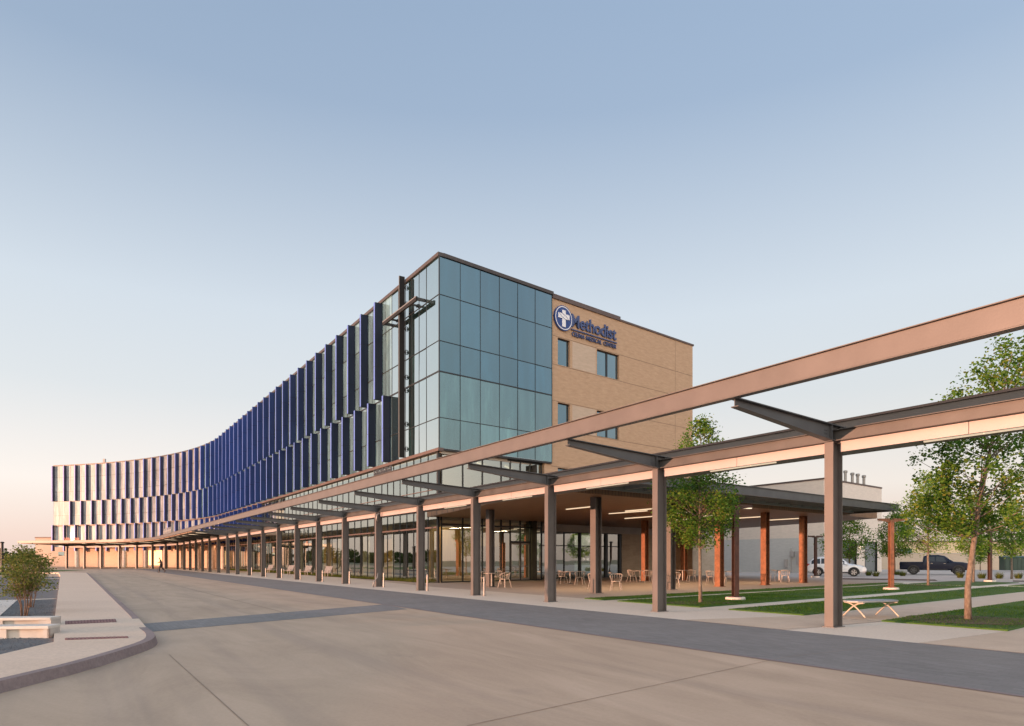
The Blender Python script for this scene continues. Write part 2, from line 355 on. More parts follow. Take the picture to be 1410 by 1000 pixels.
def paver_mat():
    m, nt, b = NT('grey_pavers'); p = pos_node(nt, D)
    br = nt.nodes.new('ShaderNodeTexBrick'); L(nt, p, br.inputs['Vector'])
    br.inputs['Color1'].default_value = (0.17, 0.158, 0.150, 1); br.inputs['Color2'].default_value = (0.245, 0.228, 0.218, 1); br.inputs['Mortar'].default_value = (0.12, 0.11, 0.10, 1)
    br.inputs['Scale'].default_value = 1.0; br.inputs['Mortar Size'].default_value = 0.005; br.inputs['Brick Width'].default_value = 0.3; br.inputs['Row Height'].default_value = 0.1
    n = noise(nt, p, 0.5, 6, 0.65)
    c = mixc(nt, 0.5, br.outputs['Color'], ramp(nt, n, [(0.3, (0.165, 0.155, 0.148)), (0.7, (0.26, 0.242, 0.228))]))
    L(nt, c, b.inputs['Base Color']); b.inputs['Roughness'].default_value = 0.8; bump(nt, b, br.outputs['Fac'], -0.25, 0.01); return m
M['paver'] = paver_mat()
def panel_mat(name, col, ax, w, h, dark=0.8):
    return brick_mat(name, col, tuple(c*1.04 for c in col), tuple(c*dark for c in col), ax, w, h)
M['precast'] = panel_mat('precast_cream', (0.70, 0.62, 0.54), D, 6.0, 1.55)
M['precast_grey'] = panel_mat('precast_grey', (0.52, 0.52, 0.50), D, 6.0, 1.3)
M['yellow_wall'] = panel_mat('pale_yellow_wall', (0.68, 0.54, 0.35), (1, 0), 5.0, 1.2, 0.9)
M['tan_wall'] = panel_mat('tan_block_wall', (0.52, 0.43, 0.33), (1, 0), 0.4, 0.2, 0.85)
def wood_mat():
    m, nt, b = NT('wood_soffit'); p = pos_node(nt, D)
    n = noise(nt, scalevec(nt, p, (0.3, 6, 1)), 1.5, 5, 0.6)
    w = nt.nodes.new('ShaderNodeTexWave'); w.bands_direction = 'Y'; w.inputs['Scale'].default_value = 1.6; w.inputs['Distortion'].default_value = 0; L(nt, p, w.inputs['Vector'])
    c = ramp(nt, n, [(0.3, (0.17, 0.085, 0.04)), (0.7, (0.27, 0.145, 0.075))])
    c = mixc(nt, ramp(nt, w.outputs['Fac'], [(0.0, (1, 1, 1)), (0.08, (0, 0, 0))]), c, (0.06, 0.03, 0.015))
    L(nt, c, b.inputs['Base Color']); b.inputs['Roughness'].default_value = 0.5; return m
M['wood'] = wood_mat()
def leaf_mat(name, stops, trans=0.35):
    m, nt, b = NT(name); nt.nodes.remove(b); out = nt.nodes['Material Output']
    g = nt.nodes.new('ShaderNodeNewGeometry'); c = ramp(nt, g.outputs['Random Per Island'], stops)
    d = nt.nodes.new('ShaderNodeBsdfDiffuse'); t = nt.nodes.new('ShaderNodeBsdfTranslucent'); s = nt.nodes.new('ShaderNodeBsdfGlossy')
    s.inputs['Roughness'].default_value = 0.45; s.inputs['Color'].default_value = (0.5, 0.55, 0.5, 1)
    L(nt, c, d.inputs[0]); L(nt, c, t.inputs[0])
    m1 = nt.nodes.new('ShaderNodeMixShader'); m1.inputs[0].default_value = trans; L(nt, d.outputs[0], m1.inputs[1]); L(nt, t.outputs[0], m1.inputs[2])
    m2 = nt.nodes.new('ShaderNodeMixShader'); m2.inputs[0].default_value = 0.018; L(nt, m1.outputs[0], m2.inputs[1]); L(nt, s.outputs[0], m2.inputs[2])
    L(nt, m2.outputs[0], out.inputs[0]); return m
M['leaf'] = leaf_mat('tree_leaves', [(0.0, (0.045, 0.115, 0.016)), (0.45, (0.085, 0.19, 0.024)), (0.8, (0.14, 0.225, 0.03)), (1.0, (0.20, 0.20, 0.04))])
M['leaf2'] = leaf_mat('bright_leaves', [(0.0, (0.075, 0.18, 0.02)), (0.5, (0.13, 0.265, 0.03)), (1.0, (0.21, 0.29, 0.055))])
M['leaf_shrub'] = leaf_mat('shrub_leaves', [(0.0, (0.06, 0.09, 0.02)), (0.5, (0.12, 0.16, 0.03)), (0.85, (0.20, 0.22, 0.06)), (1.0, (0.26, 0.20, 0.10))])
M['leaf_far'] = leaf_mat('far_leaves', [(0.0, (0.04, 0.06, 0.02)), (1.0, (0.08, 0.10, 0.035))])
M['grass'] = leaf_mat('grass_blades', [(0.0, (0.024, 0.078, 0.005)), (0.75, (0.045, 0.125, 0.009)), (1.0, (0.11, 0.155, 0.022))], 0.25)
M['liriope'] = leaf_mat('strap_leaves', [(0.0, (0.05, 0.08, 0.015)), (1.0, (0.14, 0.15, 0.03))], 0.25)
EXPO = 2.76; BACK = (2.9, 2.25, 1.65); GLOW = 1.35; SUNE = 1.15; LAMP = 12
# ================================================================ GROUND
def struct(name, mb, m): return tag(mb.build(name, m), kind='structure')
struct('ground', MB().sheet([(-900, -500), (900, -500), (900, 1200), (-900, 1200)], -0.03), M['soil'])
struct('drive', MB().sheet([(-75, -40), (45, -40), (45, 24), R(60, 8), CP(135, 12), (-118, 150), (-118, 100)], 0.0), M['drive'])
# paver bands
def strip(mb, pts_l, pts_r, z):
    for i in range(len(pts_l)-1): mb.quad((*pts_l[i][:2], z), (*pts_r[i][:2], z), (*pts_r[i+1][:2], z), (*pts_l[i+1][:2], z))
    return mb
ss = list(np.arange(-13, 128, 3.0))
b = MB(); strip(b, [CP(s, -5.25) for s in ss], [CP(s, -1.45) for s in ss], 0.004)
a0, a1 = gp(189, 872), gp(180, 860.5); b0, b1 = gp(560.7, 839), gp(529.5, 832.4)
def ext(p, q, k): return (p[0]+(q[0]-p[0])*k, p[1]+(q[1]-p[1])*k)
b.quad((*ext(b0, a0, 1.12), .0041), (*b0, .0041), (*b1, .0041), (*ext(b1, a1, 1.12), .0041))
struct('paver_band', b, M['paver'])
# a mauve edging course along the band
b = MB(); strip(b, [CP(s, -5.37) for s in ss], [CP(s, -5.25) for s in ss], 0.006); struct('band_edging', b, M['curb'])
# joints sawn into the drive
b = MB()
def joint(mb, p, q, w=0.011, z=0.005):
    p, q = V((*p, 0)), V((*q, 0)); t = (q-p).normalized(); n = V((-t.y, t.x, 0))*w/2
    mb.quad((*(p-n)[:2], z), (*(p+n)[:2], z), (*(q+n)[:2], z), (*(q-n)[:2], z))
joint(b, gp(233, 902), gp(342, 1000)); joint(b, gp(342, 1000), gp(450, 1090))
joint(b, gp(1077, 906), gp(643, 1000), 0.012)
joint(b, R(-2.4, -1.6)[:2], gp(1077, 906), 0.010, 0.009)
for s in (14, 24, 36, 48, 62, 78): joint(b, R(s, -5.5)[:2], R(s, -12.3)[:2], 0.02)
joint(b, R(9.5, -8.9)[:2], R(110, -8.9)[:2], 0.03)
struct('drive_joint', b, mat('joint_dirt', (0.30, 0.22, 0.165), 0.9))
# pavement by the canopy and patio
b = MB(); strip(b, [CP(s, -1.45) for s in ss], [CP(s, 2.3 if s < 24 else 5.6) for s in ss], 0.004); struct('sidewalk', b, M['walk'])
b = MB()
for s in (-2.46, 0.1, 2.1, 4.8, 9.8, 15.3, 20.5, 26, 31, 36): joint(b, R(s, -1.44)[:2], R(s, 2.25)[:2], 0.012, 0.008)
struct('sidewalk_joint', b, mat('joint_grey', (0.30, 0.26, 0.22), 0.9))
pat0 = R(11.3, 2.3)
struct('patio_paving', MB().sheet([pat0, pat0+E3*42, EF(40, 2.2), EF(9.5, 2.2), EF(9.5, 0.4), FP(0.4, -0.1), FP(24, -0.1), R(24, 2.3)], 0.006), M['patio'])
# lawns: strips running off along the brick-front direction
def stripE(s0, s1, l, z, l0=0.0, w=2.1):
    a, c = R(s0, w), R(s1, w); return [a+E3*l0, a+E3*l, c+E3*l, c+E3*l0]
struct('garden_path', MB().sheet(stripE(-14, 11.3, 46, 0), 0.0055), M['walk'])
struct('aggregate_path', MB().sheet(stripE(0.15, 2.05, 34, 0), 0.0095), M['aggregate'])
a = MB(); a.sheet([R(-2.45, -1.44), R(-5.0, -1.44), R(-5.0, 2.05)+E3*14, R(-2.5, 2.05)+E3*14, R(-2.5, 1.9)], 0.0097)
a.sheet([R(2.05, 2.05), R(0.1, 2.05), R(0.2, -1.44), R(2.9, -1.44)], 0.0097)
struct('aggregate_band', a, M['aggregate'])
LAWNS = [(-2.45, 0.1, 30, 0.0), (2.1, 4.5, 26, 0.0), (5.55, 9.25, 25, 0.0), (9.9, 11.05, 27, 0.0), (5.55, 9.25, 34, 26.2), (2.1, 4.5, 36, 27.5)]
lb = MB()
for s0, s1, l, l0 in LAWNS: lb.poly(stripE(s0, s1, l, 0, l0), -0.02, 0.035)
struct('lawn', lb, M['lawn'])
lot0 = R(11.3, 2.3)+E3*30
struct('parking_lot', MB().sheet([lot0, lot0-D3*40, V((140, 25, 0)), V((140, 115, 0)), V((14, 115, 0)), EF(32, 2.5), EF(33, -4)], 0.0075), M['lot'])
mb = MB()
for p, q in (((30.5, 58), (40, 53)), ((41, 52.6), (52, 47))):
    joint(mb, p, q, 0.5, 0.012)
b = MB(); b.sheet([V((29, 46, 0)), V((31, 49.5, 0)), V((26, 53.5, 0)), V((23.5, 50, 0))], 0.012); b.sheet([V((33, 44.5, 0)), V((35, 47.2, 0)), V((53, 36, 0)), V((51, 34, 0))], 0.012)
struct('planting_bed', b, M['mulch'])
# left island
cw = [(-5.2, -30), (-5.5, 0), (-5.6, 7.4), (-5.6, 8.64), (-5.78, 10.2), (-6.02, 11.3), (-6.5, 12.25), (-7.2, 13.3)]
cw2 = [(-8.45, 15.3)] + [tuple(R(s, -12.5)[:2]) for s in (10, 16, 24, 34, 46, 60, 74)] + [(-46.3, 71.5), (-48.8, 72.3), (-52, 71.5)]
out = cw + cw2
inn = [(-7.6, -30), (-7.3, 0), (-7.12, 9.0), (-7.43, 10.95), (-10.6, 15.66), (-37.6, 56.2), (-47, 70)]
b = MB(); 
def near_on(poly, p):
    best = None
    for i in range(len(poly)-1):
        a, c = V((*poly[i], 0)), V((*poly[i+1], 0)); t = max(0, min(1, (V((*p, 0))-a).dot(c-a)/(c-a).length_squared)); q = a+(c-a)*t
        d = (q-V((*p, 0))).length
        if best is None or d < best[0]: best = (d, q)
    return best[1]
b.poly(out + inn[::-1], -0.01, 0.12)
struct('island_walk', b, M['walk2'])
def kerb(pts, name):
    b = MB(); pts = [V((*p, 0)) for p in pts]; ns = []
    for i, p in enumerate(pts):
        t = (pts[min(i+1, len(pts)-1)]-pts[max(i-1, 0)]).normalized(); ns.append(V((t.y, -t.x, 0)))
    for i in range(len(pts)-1):
        p, q, n0, n1 = pts[i], pts[i+1], ns[i], ns[i+1]
        b.hexa([p+n0*0.05-Z3*.01, p-n0*.13-Z3*.01, q-n1*.13-Z3*.01, q+n1*0.05-Z3*.01, p+n0*0.005+Z3*.126, p-n0*.13+Z3*.126, q-n1*.13+Z3*.126, q+n1*0.005+Z3*.126])
    return tag(b.build(name, M['curb']), kind='structure')
def smooth(pts, k=4):
    P = [V((*p, 0)) for p in pts]; o = []
    for i in range(len(P)-1):
        a, p, q, c = P[max(i-1, 0)], P[i], P[i+1], P[min(i+2, len(P)-1)]
        for j in range(k):
            t = j/k; o.append(tuple((0.5*((2*p)+(q-a)*t+(2*a-5*p+4*q-c)*t*t+(3*p-a-3*q+c)*t**3))[:2]))
    o.append(tuple(P[-1][:2])); return o
kerb(smooth(cw), 'kerb'); kerb(cw2, 'kerb')
gb = [(-7.6, -30), (-7.3, 0), (-7.12, 9.0), (-7.43, 10.95), (-10.6, 15.66), (-37.6, 56.2), (-44, 56), (-40, 20), (-40, -30)]
struct('gravel_bed', MB().poly(gb, -0.02, 0.05), M['gravel'])
struct('far_lawn', MB().sheet([(-130, 75), (-46, 58), (-52, 70), (-60, 95), (-140, 110)], 0.01), M['lawn'])
b = MB()
for (u0, v0, u1, v1, w) in ((48, 825.5, 73.5, 824.6, .16), (61, 812.2, 78.5, 811.6, .2), (63, 797, 81, 796.6, .3)):
    p, q = gp(u0, v0, 0.06), gp(u1, v1, 0.06); p = ext(q, p, 2.2)
    b.poly([p, q, (q[0], q[1]+w), (p[0], p[1]+w)], 0.0, 0.07)
b.poly([gp(-60, 870, .06), gp(0, 848, .06), gp(22, 828, .06), gp(24, 826, .06), gp(-90, 829, .06)], 0, 0.065)
struct('concrete_strip', b, M['concrete_lt'])

def in_poly(px, py, poly):
    ins = np.zeros(len(px), bool); n = len(poly)
    for i in range(n):
        x0, y0 = poly[i][0], poly[i][1]; x1, y1 = poly[(i+1) % n][0], poly[(i+1) % n][1]
        c = ((y0 > py) != (y1 > py)) & (px < (x1-x0)*(py-y0)/(y1-y0+1e-12)+x0); ins ^= c
    return ins
def blades(polys, dens, hmin, hmax, wid, z, bend=0.5):
    vs = []
    for poly, dn in polys:
        xs = [p[0] for p in poly]; ys = [p[1] for p in poly]
        n = int((max(xs)-min(xs))*(max(ys)-min(ys))*dn*dens)
        px = rng.uniform(min(xs), max(xs), n); py = rng.uniform(min(ys), max(ys), n)
        k = in_poly(px, py, poly); vs.append(np.stack([px[k], py[k]], 1))
    p = np.concatenate(vs); n = len(p)
    an = rng.uniform(0, 2*np.pi, n); hh = rng.uniform(hmin, hmax, n)*(0.8+0.3*np.sin(p[:, 0]*1.7)*np.cos(p[:, 1]*1.3)); w = wid*rng.uniform(.6, 1.3, n)
    base = np.stack([p[:, 0], p[:, 1], np.full(n, z)], 1); sd = np.stack([np.cos(an), np.sin(an), np.zeros(n)], 1)*w[:, None]
    an2 = rng.uniform(0, 2*np.pi, n); tip = base+np.stack([np.cos(an2)*hh*bend, np.sin(an2)*hh*bend, hh], 1)
    v = np.stack([base-sd, base+sd, tip], 1).reshape(-1, 3); return v, np.arange(3*n).reshape(-1, 3)
gpoly = []
for s0, s1, l, l0 in LAWNS:
    for a, c, dn in ((0, 8, 1.0), (8, 16, .45), (16, 26, .25)):
        if l0 == 0: gpoly.append((stripE(s0+.02, s1-.02, min(c, l), 0, a+.02, 2.12), dn))
v, f = blades(gpoly, 700, .025, .06, .006, .03); tag(np_mesh('grass', v, f, M['grass']), 'short green grass of the lawn strips beside the canopy', 'grass', kind='stuff')
# gravel stones near the camera
gpl = [(-7.3, 6), (-7.15, 9.0), (-7.5, 10.95), (-10.6, 15.6), (-16, 23.6), (-20, 23), (-17, 6)]
n = 26000; px = rng.uniform(-20, -7.1, n); py = rng.uniform(6, 23.6, n); k = in_poly(px, py, gpl); px, py = px[k], py[k]; n = len(px)
r = rng.uniform(.012, .03, n); c = np.stack([px, py, np.full(n, .052)], 1)
oct_ = np.array([(1,0,0),(0,1,0),(-1,0,0),(0,-1,0),(0,0,.7)])
v = (c[:, None, :]+oct_[None]*r[:, None, None]*rng.uniform(.6, 1.3, (n, 5, 1))).reshape(-1, 3)
f = np.concatenate([np.arange(n)[:, None]*5+np.array(q)[None] for q in ((0,1,4),(1,2,4),(2,3,4),(3,0,4))])
tag(np_mesh('gravel', v, f, M['gravel']), 'dark slate gravel around the concrete seats at the left', 'gravel', kind='stuff')

# ================================================================ WALKWAY CANOPY
can = thing('walkway_canopy', 'long grey steel canopy whose row of columns follows the curved drive', 'canopy', R(0, 0))
bpy.context.view_layer.update()
def part(mb, name, m, parent, **k):
    l = parent.location
    mb.v = [(a-l.x, b-l.y, c-l.z) for a, b, c in mb.v]
    return mb.build(name, m, parent, **k)
col_s = [-5.2, 0, 5.16, 10.31, 15.45, 20.64, 25.9, 31.2, 36.4, 41.6, 46.8, 52.1, 57.5, 63, 68, 73.4, 79.2, 84.6, 90, 95.4, 101.3, 106.5, 111.5, 115.6, 119.6, 123.4, 127, 130.4, 134]
def colmesh():
    b = MB(); H = 3.975
    b.box((-.10, -.175, 0), (.20, 0, 0), (0, .022, 0), (0, 0, H)); b.box((-.10, .153, 0), (.20, 0, 0), (0, .022, 0), (0, 0, H))
    b.box((-.010, -.153, 0), (.020, 0, 0), (0, .306, 0), (0, 0, H)); b.box((-.14, -.21, -.01), (.28, 0, 0), (0, .42, 0), (0, 0, .03))
    return b
cm = None
def canz(s): return -0.25*max(0, min(1, (s-104)/25))
for i, s in enumerate(col_s):
    if cm is None: o = colmesh().build('column', M['steel'], can); cm = o.data
    else: o = bpy.data.objects.new('column', cm); COL.objects.link(o); o.parent = can
    o.location = CP(s) - can.location; o.rotation_euler = (0, 0, CH(s)); o.scale = (1, 1, 1+canz(s)/3.97)
# frame cross beams: tapered I sections rising towards the drive
def ibeam_taper(p, q, d0, d1, width, side, tf=.02, tw=.016):
    """top points p, q; depths d0, d1"""
    b = MB(); w = side*width/2; t = side*tw/2
    b.hexa([p-w-Z3*tf, p+w-Z3*tf, q+w-Z3*tf, q-w-Z3*tf, p-w, p+w, q+w, q-w])
    b.hexa([p-w-Z3*d0, p+w-Z3*d0, q+w-Z3*d1, q-w-Z3*d1, p-w-Z3*(d0-tf), p+w-Z3*(d0-tf), q+w-Z3*(d1-tf), q-w-Z3*(d1-tf)])
    b.hexa([p-t-Z3*(d0-tf), p+t-Z3*(d0-tf), q+t-Z3*(d1-tf), q-t-Z3*(d1-tf), p-t-Z3*tf, p+t-Z3*tf, q+t-Z3*tf, q-t-Z3*tf])
    return b
for s in col_s:
    z = canz(s); dd = V((math.cos(CH(s)), math.sin(CH(s)), 0))
    b = ibeam_taper(CP(s, .12, 4.345+z), CP(s, -3.24, 4.52+z), .37, .17, .17, dd)
    b.v += []; pb = CP(s, .12); b2 = ibeam_taper(CP(s, 1.02, 4.30+z), CP(s, .12, 4.345+z), .3, .37, .17, dd); n = len(b.v); b.v += b2.v; b.f += [tuple(i+n for i in f) for f in b2.f]
    for k in (0.17, -0.17):                                    # stiffeners and bolt heads over the column
        b.box(CP(s, k-.008, 3.995+z)-dd*.08, dd*.16, CP(s, k+.008)-CP(s, k-.008), Z3*.33)
    nn = (CP(s, -1)-CP(s, 0))
    for kz in (4.08, 4.15, 4.22):
        for kw in (.26, .33):
            c = CP(s, -kw, kz+z)-dd*.014; b.box(c-nn*.014-Z3*.014, nn*.028, Z3*.028, -dd*.012)
    part(b, 'cross_beam', M['steel_dark'], can)
def longbeam(w0, w1, z0, z1, s0=-14, s1=134, step=2.0, drop=True):
    b = MB(); S = list(np.arange(s0, s1, step))+[s1]
    for i in range(len(S)-1):
        a, c = S[i], S[i+1]; za, zc = canz(a), canz(c)
        b.hexa([CP(a, w0, z0+za), CP(a, w1, z0+za), CP(c, w1, z0+zc), CP(c, w0, z0+zc), CP(a, w0, z1+za), CP(a, w1, z1+za), CP(c, w1, z1+zc), CP(c, w0, z1+zc)])
    return b
def join(*bs):
    r = bs[0]
    for q in bs[1:]:
        n = len(r.v); r.v += q.v; r.f += [tuple(i+n for i in f) for f in q.f]
    return r
part(join(longbeam(-3.40, -3.22, 4.50, 4.515, s1=140.5), longbeam(-3.40, -3.22, 4.885, 4.90, s1=140.5), longbeam(-3.335, -3.325, 4.515, 4.885, s1=140.5), longbeam(-3.36, -3.345, 4.53, 4.87, s1=140.5)), 'outer_beam', M['steel'], can)
part(join(longbeam(-.085, .085, 4.0, 4.016), longbeam(-.085, .085, 4.225, 4.24), longbeam(-.01, .01, 4.016, 4.225)), 'row_beam', M['row_beam'], can)
part(longbeam(.13, 1.0, 3.83, 4.10), 'gutter_box', M['steel'], can)
part(longbeam(.84, 1.0, 4.10, 4.58), 'gutter_upstand', M['steel'], can)
part(longbeam(.80, 1.02, 4.58, 4.63), 'gutter_flashing', M['trim'], can)
for i in range(len(col_s)-1):                                     # pale fascia panels hung between the columns
    s0, s1 = col_s[i]+.12, col_s[i+1]-.12; m_ = (s0+s1)/2
    for a, c in ((s0, m_-.006), (m_+.006, s1)):
        if col_s[i] > 60 and a > m_: continue
        if col_s[i] > 60: c = s1
        b = longbeam(.06, .075, 3.77, 3.99, s0=a, s1=c, step=max(.5, (c-a)/2)); part(b, 'fascia_panel', M['fascia'], can)
# solid roof of the entrance drop-off, with its lamps
b = MB(); S = list(np.arange(70, 140.5, 2.0))
for i in range(len(S)-1):
    a, c = S[i], S[i+1]
    w = 9.0
    b.hexa([CP(a, -3.2, 4.42+canz(a)), CP(a, w, 4.15+canz(a)), CP(c, w, 4.15+canz(c)), CP(c, -3.2, 4.42+canz(c)), CP(a, -3.2, 4.55+canz(a)), CP(a, w, 4.5+canz(a)), CP(c, w, 4.5+canz(c)), CP(c, -3.2, 4.55+canz(c))])
part(b, 'solid_soffit', M['soffit_pale'], can)
for s in np.arange(71.5, 133, 2.7):
    dd = V((math.cos(CH(s)), math.sin(CH(s)), 0)); a, c = CP(s, -2.6, 4.395+canz(s)), CP(s, 1.0, 4.29+canz(s))
    b = MB(); b.hexa([a-dd*.06-Z3*.03, c-dd*.06-Z3*.03, c+dd*.06-Z3*.03, a+dd*.06-Z3*.03, a-dd*.06+Z3*.01, c-dd*.06+Z3*.01, c+dd*.06+Z3*.01, a+dd*.06+Z3*.01])
    part(b, 'strip_lamp', M['light'], can)
for s in (-2.6, 2.8, 8, 13.2, 18.2):                             # slim lamps slung below the gutter
    b = MB().box(CP(s-1.0, .5, 3.80), D3*2.0, N3*.05, Z3*.03); part(b, 'strip_lamp', M['light_soft'], can)
b = MB().tube([CP(25.55, -.05, 3.95), CP(25.6, -.2, 3.85), CP(25.6, -.22, 3.6), CP(25.6, -.14, 3.5)], .04); part(b, 'downspout', M['silver'], can, smooth=True)
b = MB().tube([CP(25.6, -.14, .75), CP(25.55, -.2, .5), CP(25.5, -.42, .3), CP(25.5, -.45, 0)], .04); part(b, 'downspout', M['silver'], can, smooth=True)

# ================================================================ HOSPITAL
hos = thing('hospital_building', 'long curving glass hospital with blue fins and a tan brick end', 'building', (CU[0], CU[1], 0))
def hp(mb, name, m, parent=None, **k):
    if parent is None: return part(mb, name, m, hos, **k)
    l = hos.location; mb.v = [(a-l.x, b-l.y, c-l.z) for a, b, c in mb.v]; return mb.build(name, m, parent, **k)
ZR = [8.43, 10.32, 13.19, 15.1, 17.98, 20.35]
TL = [0, 1.8, 2.9, 4.0, 5.1, 6.25, 7.4, 8.5, 9.6] + list(np.arange(11.035, 133.5, 1.435)); TL[-1] = 132.85
TE = [9.63*i/6 for i in range(7)]
def panel_wall(fn, T, Z, tilt=.0035):
    b = MB()
    for i in range(len(T)-1):
        for j in range(len(Z)-1):
            r = [rng.normal(0, tilt) for _ in range(3)]
            p = [fn(T[i], Z[j], r[0]), fn(T[i+1], Z[j], r[1]), fn(T[i+1], Z[j+1], r[2]), fn(T[i], Z[j+1], r[0]+r[2]-r[1])]
            b.quad(*p)
    return b
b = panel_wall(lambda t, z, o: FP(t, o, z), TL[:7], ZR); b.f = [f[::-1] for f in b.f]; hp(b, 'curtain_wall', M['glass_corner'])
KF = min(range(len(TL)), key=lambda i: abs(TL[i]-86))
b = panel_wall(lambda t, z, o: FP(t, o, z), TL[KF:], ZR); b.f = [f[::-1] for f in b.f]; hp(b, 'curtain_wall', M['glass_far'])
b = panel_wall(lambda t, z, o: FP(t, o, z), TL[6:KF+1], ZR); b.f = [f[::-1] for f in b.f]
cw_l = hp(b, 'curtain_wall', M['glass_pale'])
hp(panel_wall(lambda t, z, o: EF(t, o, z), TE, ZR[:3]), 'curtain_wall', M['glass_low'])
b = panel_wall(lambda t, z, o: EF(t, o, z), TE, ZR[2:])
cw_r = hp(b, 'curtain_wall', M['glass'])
def fbar(b, t0, t1, z0, z1, out=.03, inn=.02, fn=FP):
    n = max(1, int((t1-t0)/3)); 
    for i in range(n):
        a, c = t0+(t1-t0)*i/n, t0+(t1-t0)*(i+1)/n
        b.hexa([fn(a, out, z0), fn(a, -inn, z0), fn(c, -inn, z0), fn(c, out, z0), fn(a, out, z1), fn(a, -inn, z1), fn(c, -inn, z1), fn(c, out, z1)])
FE = lambda t, o, z: EF(t, -o, z)
b = MB()
for z in ZR[1:-1]:
    h = .05 if z == 13.19 else .022; fbar(b, .03, 132.85, z-h, z+h)
for t in TL[1:]: fbar(b, t-.016, t+.016, 8.44, 20.34, .02)
hp(b, 'mullion', M['mullion'], cw_l)
b = MB()
for z in ZR[1:-1]:
    h = .04 if z == 13.19 else .018; fbar(b, .03, 9.62, z-h, z+h, fn=FE)
for t in TE[1:]: fbar(b, t-.016, t+.016, 8.44, 20.34, .02, fn=FE)
b.box(EF(-.03, -.03, 8.43), E3*.06, Q3*.06, Z3*11.92)
hp(b, 'mullion', M['mullion'], cw_r)
# parapet and coping, lower trims
b = MB(); fbar(b, -.05, 73, 20.35, 20.58, .10, .5); fbar(b, 73.01, 132.95, 20.30, 20.52, .05, .5); fbar(b, .3, 9.72, 20.36, 20.585, .10, .5, FE)
hp(b, 'parapet', M['coping'])
b = MB(); fbar(b, -.12, 132.85, 8.22, 8.42, .12, .25); hp(b, 'trim_band', M['trim'])
b = MB(); fbar(b, 0.02, 9.62, 8.30, 8.42, .02, .42, FE); hp(b, 'soffit_edge', M['mullion'])
# floors / roof mass so that the block is a solid body
def ring(t0, t1, depth, step=4):
    T = list(np.arange(t0, t1, step))+[t1]; return [FP(t, -.12)[:2] for t in T] + [FP(t, -depth)[:2] for t in T[::-1]]
body = [FP(t, -.3)[:2] for t in np.arange(9, 131, 4)] + [FP(131, -16)[:2], FP(100, -17)[:2], FP(72, -18)[:2], EF(26.5, 12)[:2], EF(26.5, .5)[:2], EF(9.2, .6)[:2]]
hp(MB().poly([FP(.4, -.3)[:2]]+body, 20.2, 20.3), 'roof', M['roof'])
hp(MB().poly([EF(9.3, .45)[:2]]+[FP(.25, -.25)[:2]]+body[:-1][0:31]+[FP(131, -16)[:2], FP(100, -17)[:2], FP(72, -18)[:2], EF(26.5, 12)[:2], EF(26.5, .5)[:2]], 8.12, 8.40), 'floor_slab', M['interior_ceil'])
hp(MB().poly(ring(48, 73, 9, 3)[0:0] or [FP(t, -1.2)[:2] for t in np.arange(40, 76, 3)] + [FP(t, -9)[:2] for t in np.arange(75, 39, -3)], 20.31, 21.55), 'penthouse', M['brick_grey'])
hp(MB().poly([FP(t, -1.1)[:2] for t in np.arange(40, 76, 3)] + [FP(t, -9.1)[:2] for t in np.arange(75, 39, -3)], 21.55, 21.68), 'penthouse_coping', M['trim'])
# ---- brick wing
def wall_holes(b, t0, t1, z0, z1, q, holes, depth=.3):
    """wall in the brick plane with real openings"""
    ts = sorted({t0, t1, *[h[0] for h in holes], *[h[1] for h in holes]}); zs = sorted({z0, z1, *[h[2] for h in holes], *[h[3] for h in holes]})
    for i in range(len(ts)-1):
        for j in range(len(zs)-1):
            tc, zc = (ts[i]+ts[i+1])/2, (zs[j]+zs[j+1])/2
            if any(h[0] < tc < h[1] and h[2] < zc < h[3] for h in holes): continue
            b.quad(EF(ts[i], q, zs[j]), EF(ts[i+1], q, zs[j]), EF(ts[i+1], q, zs[j+1]), EF(ts[i], q, zs[j+1]))
    for h in holes:
        a, c, d, e = h[:4]
        b.quad(EF(a, q, d), EF(a, q+depth, d), EF(a, q+depth, e), EF(a, q, e)); b.quad(EF(c, q+depth, d), EF(c, q, d), EF(c, q, e), EF(c, q+depth, e))
        b.quad(EF(a, q, d), EF(c, q, d), EF(c, q+depth, d), EF(a, q+depth, d)); b.quad(EF(a, q+depth, e), EF(c, q+depth, e), EF(c, q, e), EF(a, q, e))
holes = []
for z0, z1 in ((15.55, 17.5), (10.86, 12.83), (6.15, 8.1)): holes += [(10.33, 11.57, z0, z1), (14.45, 17.0, z0, z1)]
b = MB(); QB = .12
wall_holes(b, 9.0, 26.7, 4.3, 20.2, QB, holes)
b.quad(EF(26.7, QB, 0), EF(26.7, 12, 0), EF(26.7, 12, 20.2), EF(26.7, QB, 20.2)); b.quad(EF(9.0, QB+.6, 4.3), EF(9.0, QB, 4.3), EF(9.0, QB, 8.4), EF(9.0, QB+.6, 8.4))
bw = hp(b, 'brick_wall', M['brick'])
for z0, z1 in ((15.55, 17.5), (10.86, 12.83), (6.15, 8.1)): hp(MB().box(EF(11.8, QB-.012, z0), E3*2.5, Q3*.02, Z3*(z1-z0)), 'brick_panel', M['brick_grey'], bw)
b = MB()
for z in (17.56, 15.49, 12.89, 10.8, 8.16, 6.09):
    for t0, t1 in ((9.66, 26.68),): b.box(EF(t0, QB-.006, z-.018), E3*(t1-t0), Q3*.012, Z3*.036)
b.box(EF(24.2, QB-.006, 8), E3*.02, Q3*.012, Z3*12.1)
hp(b, 'brick_joint', mat('dark_joint', (0.22, 0.15, 0.10), 0.9), bw)
b = MB(); b.box(EF(9.75, QB-.1, 20.2), E3*7.3, Q3*.5, Z3*.32); b.box(EF(17.05, QB-.08, 20.2), E3*9.75, Q3*.5, Z3*.14); b.box(EF(26.5, QB+.42, 20.2), E3*.3, Q3*11.6, Z3*.14)
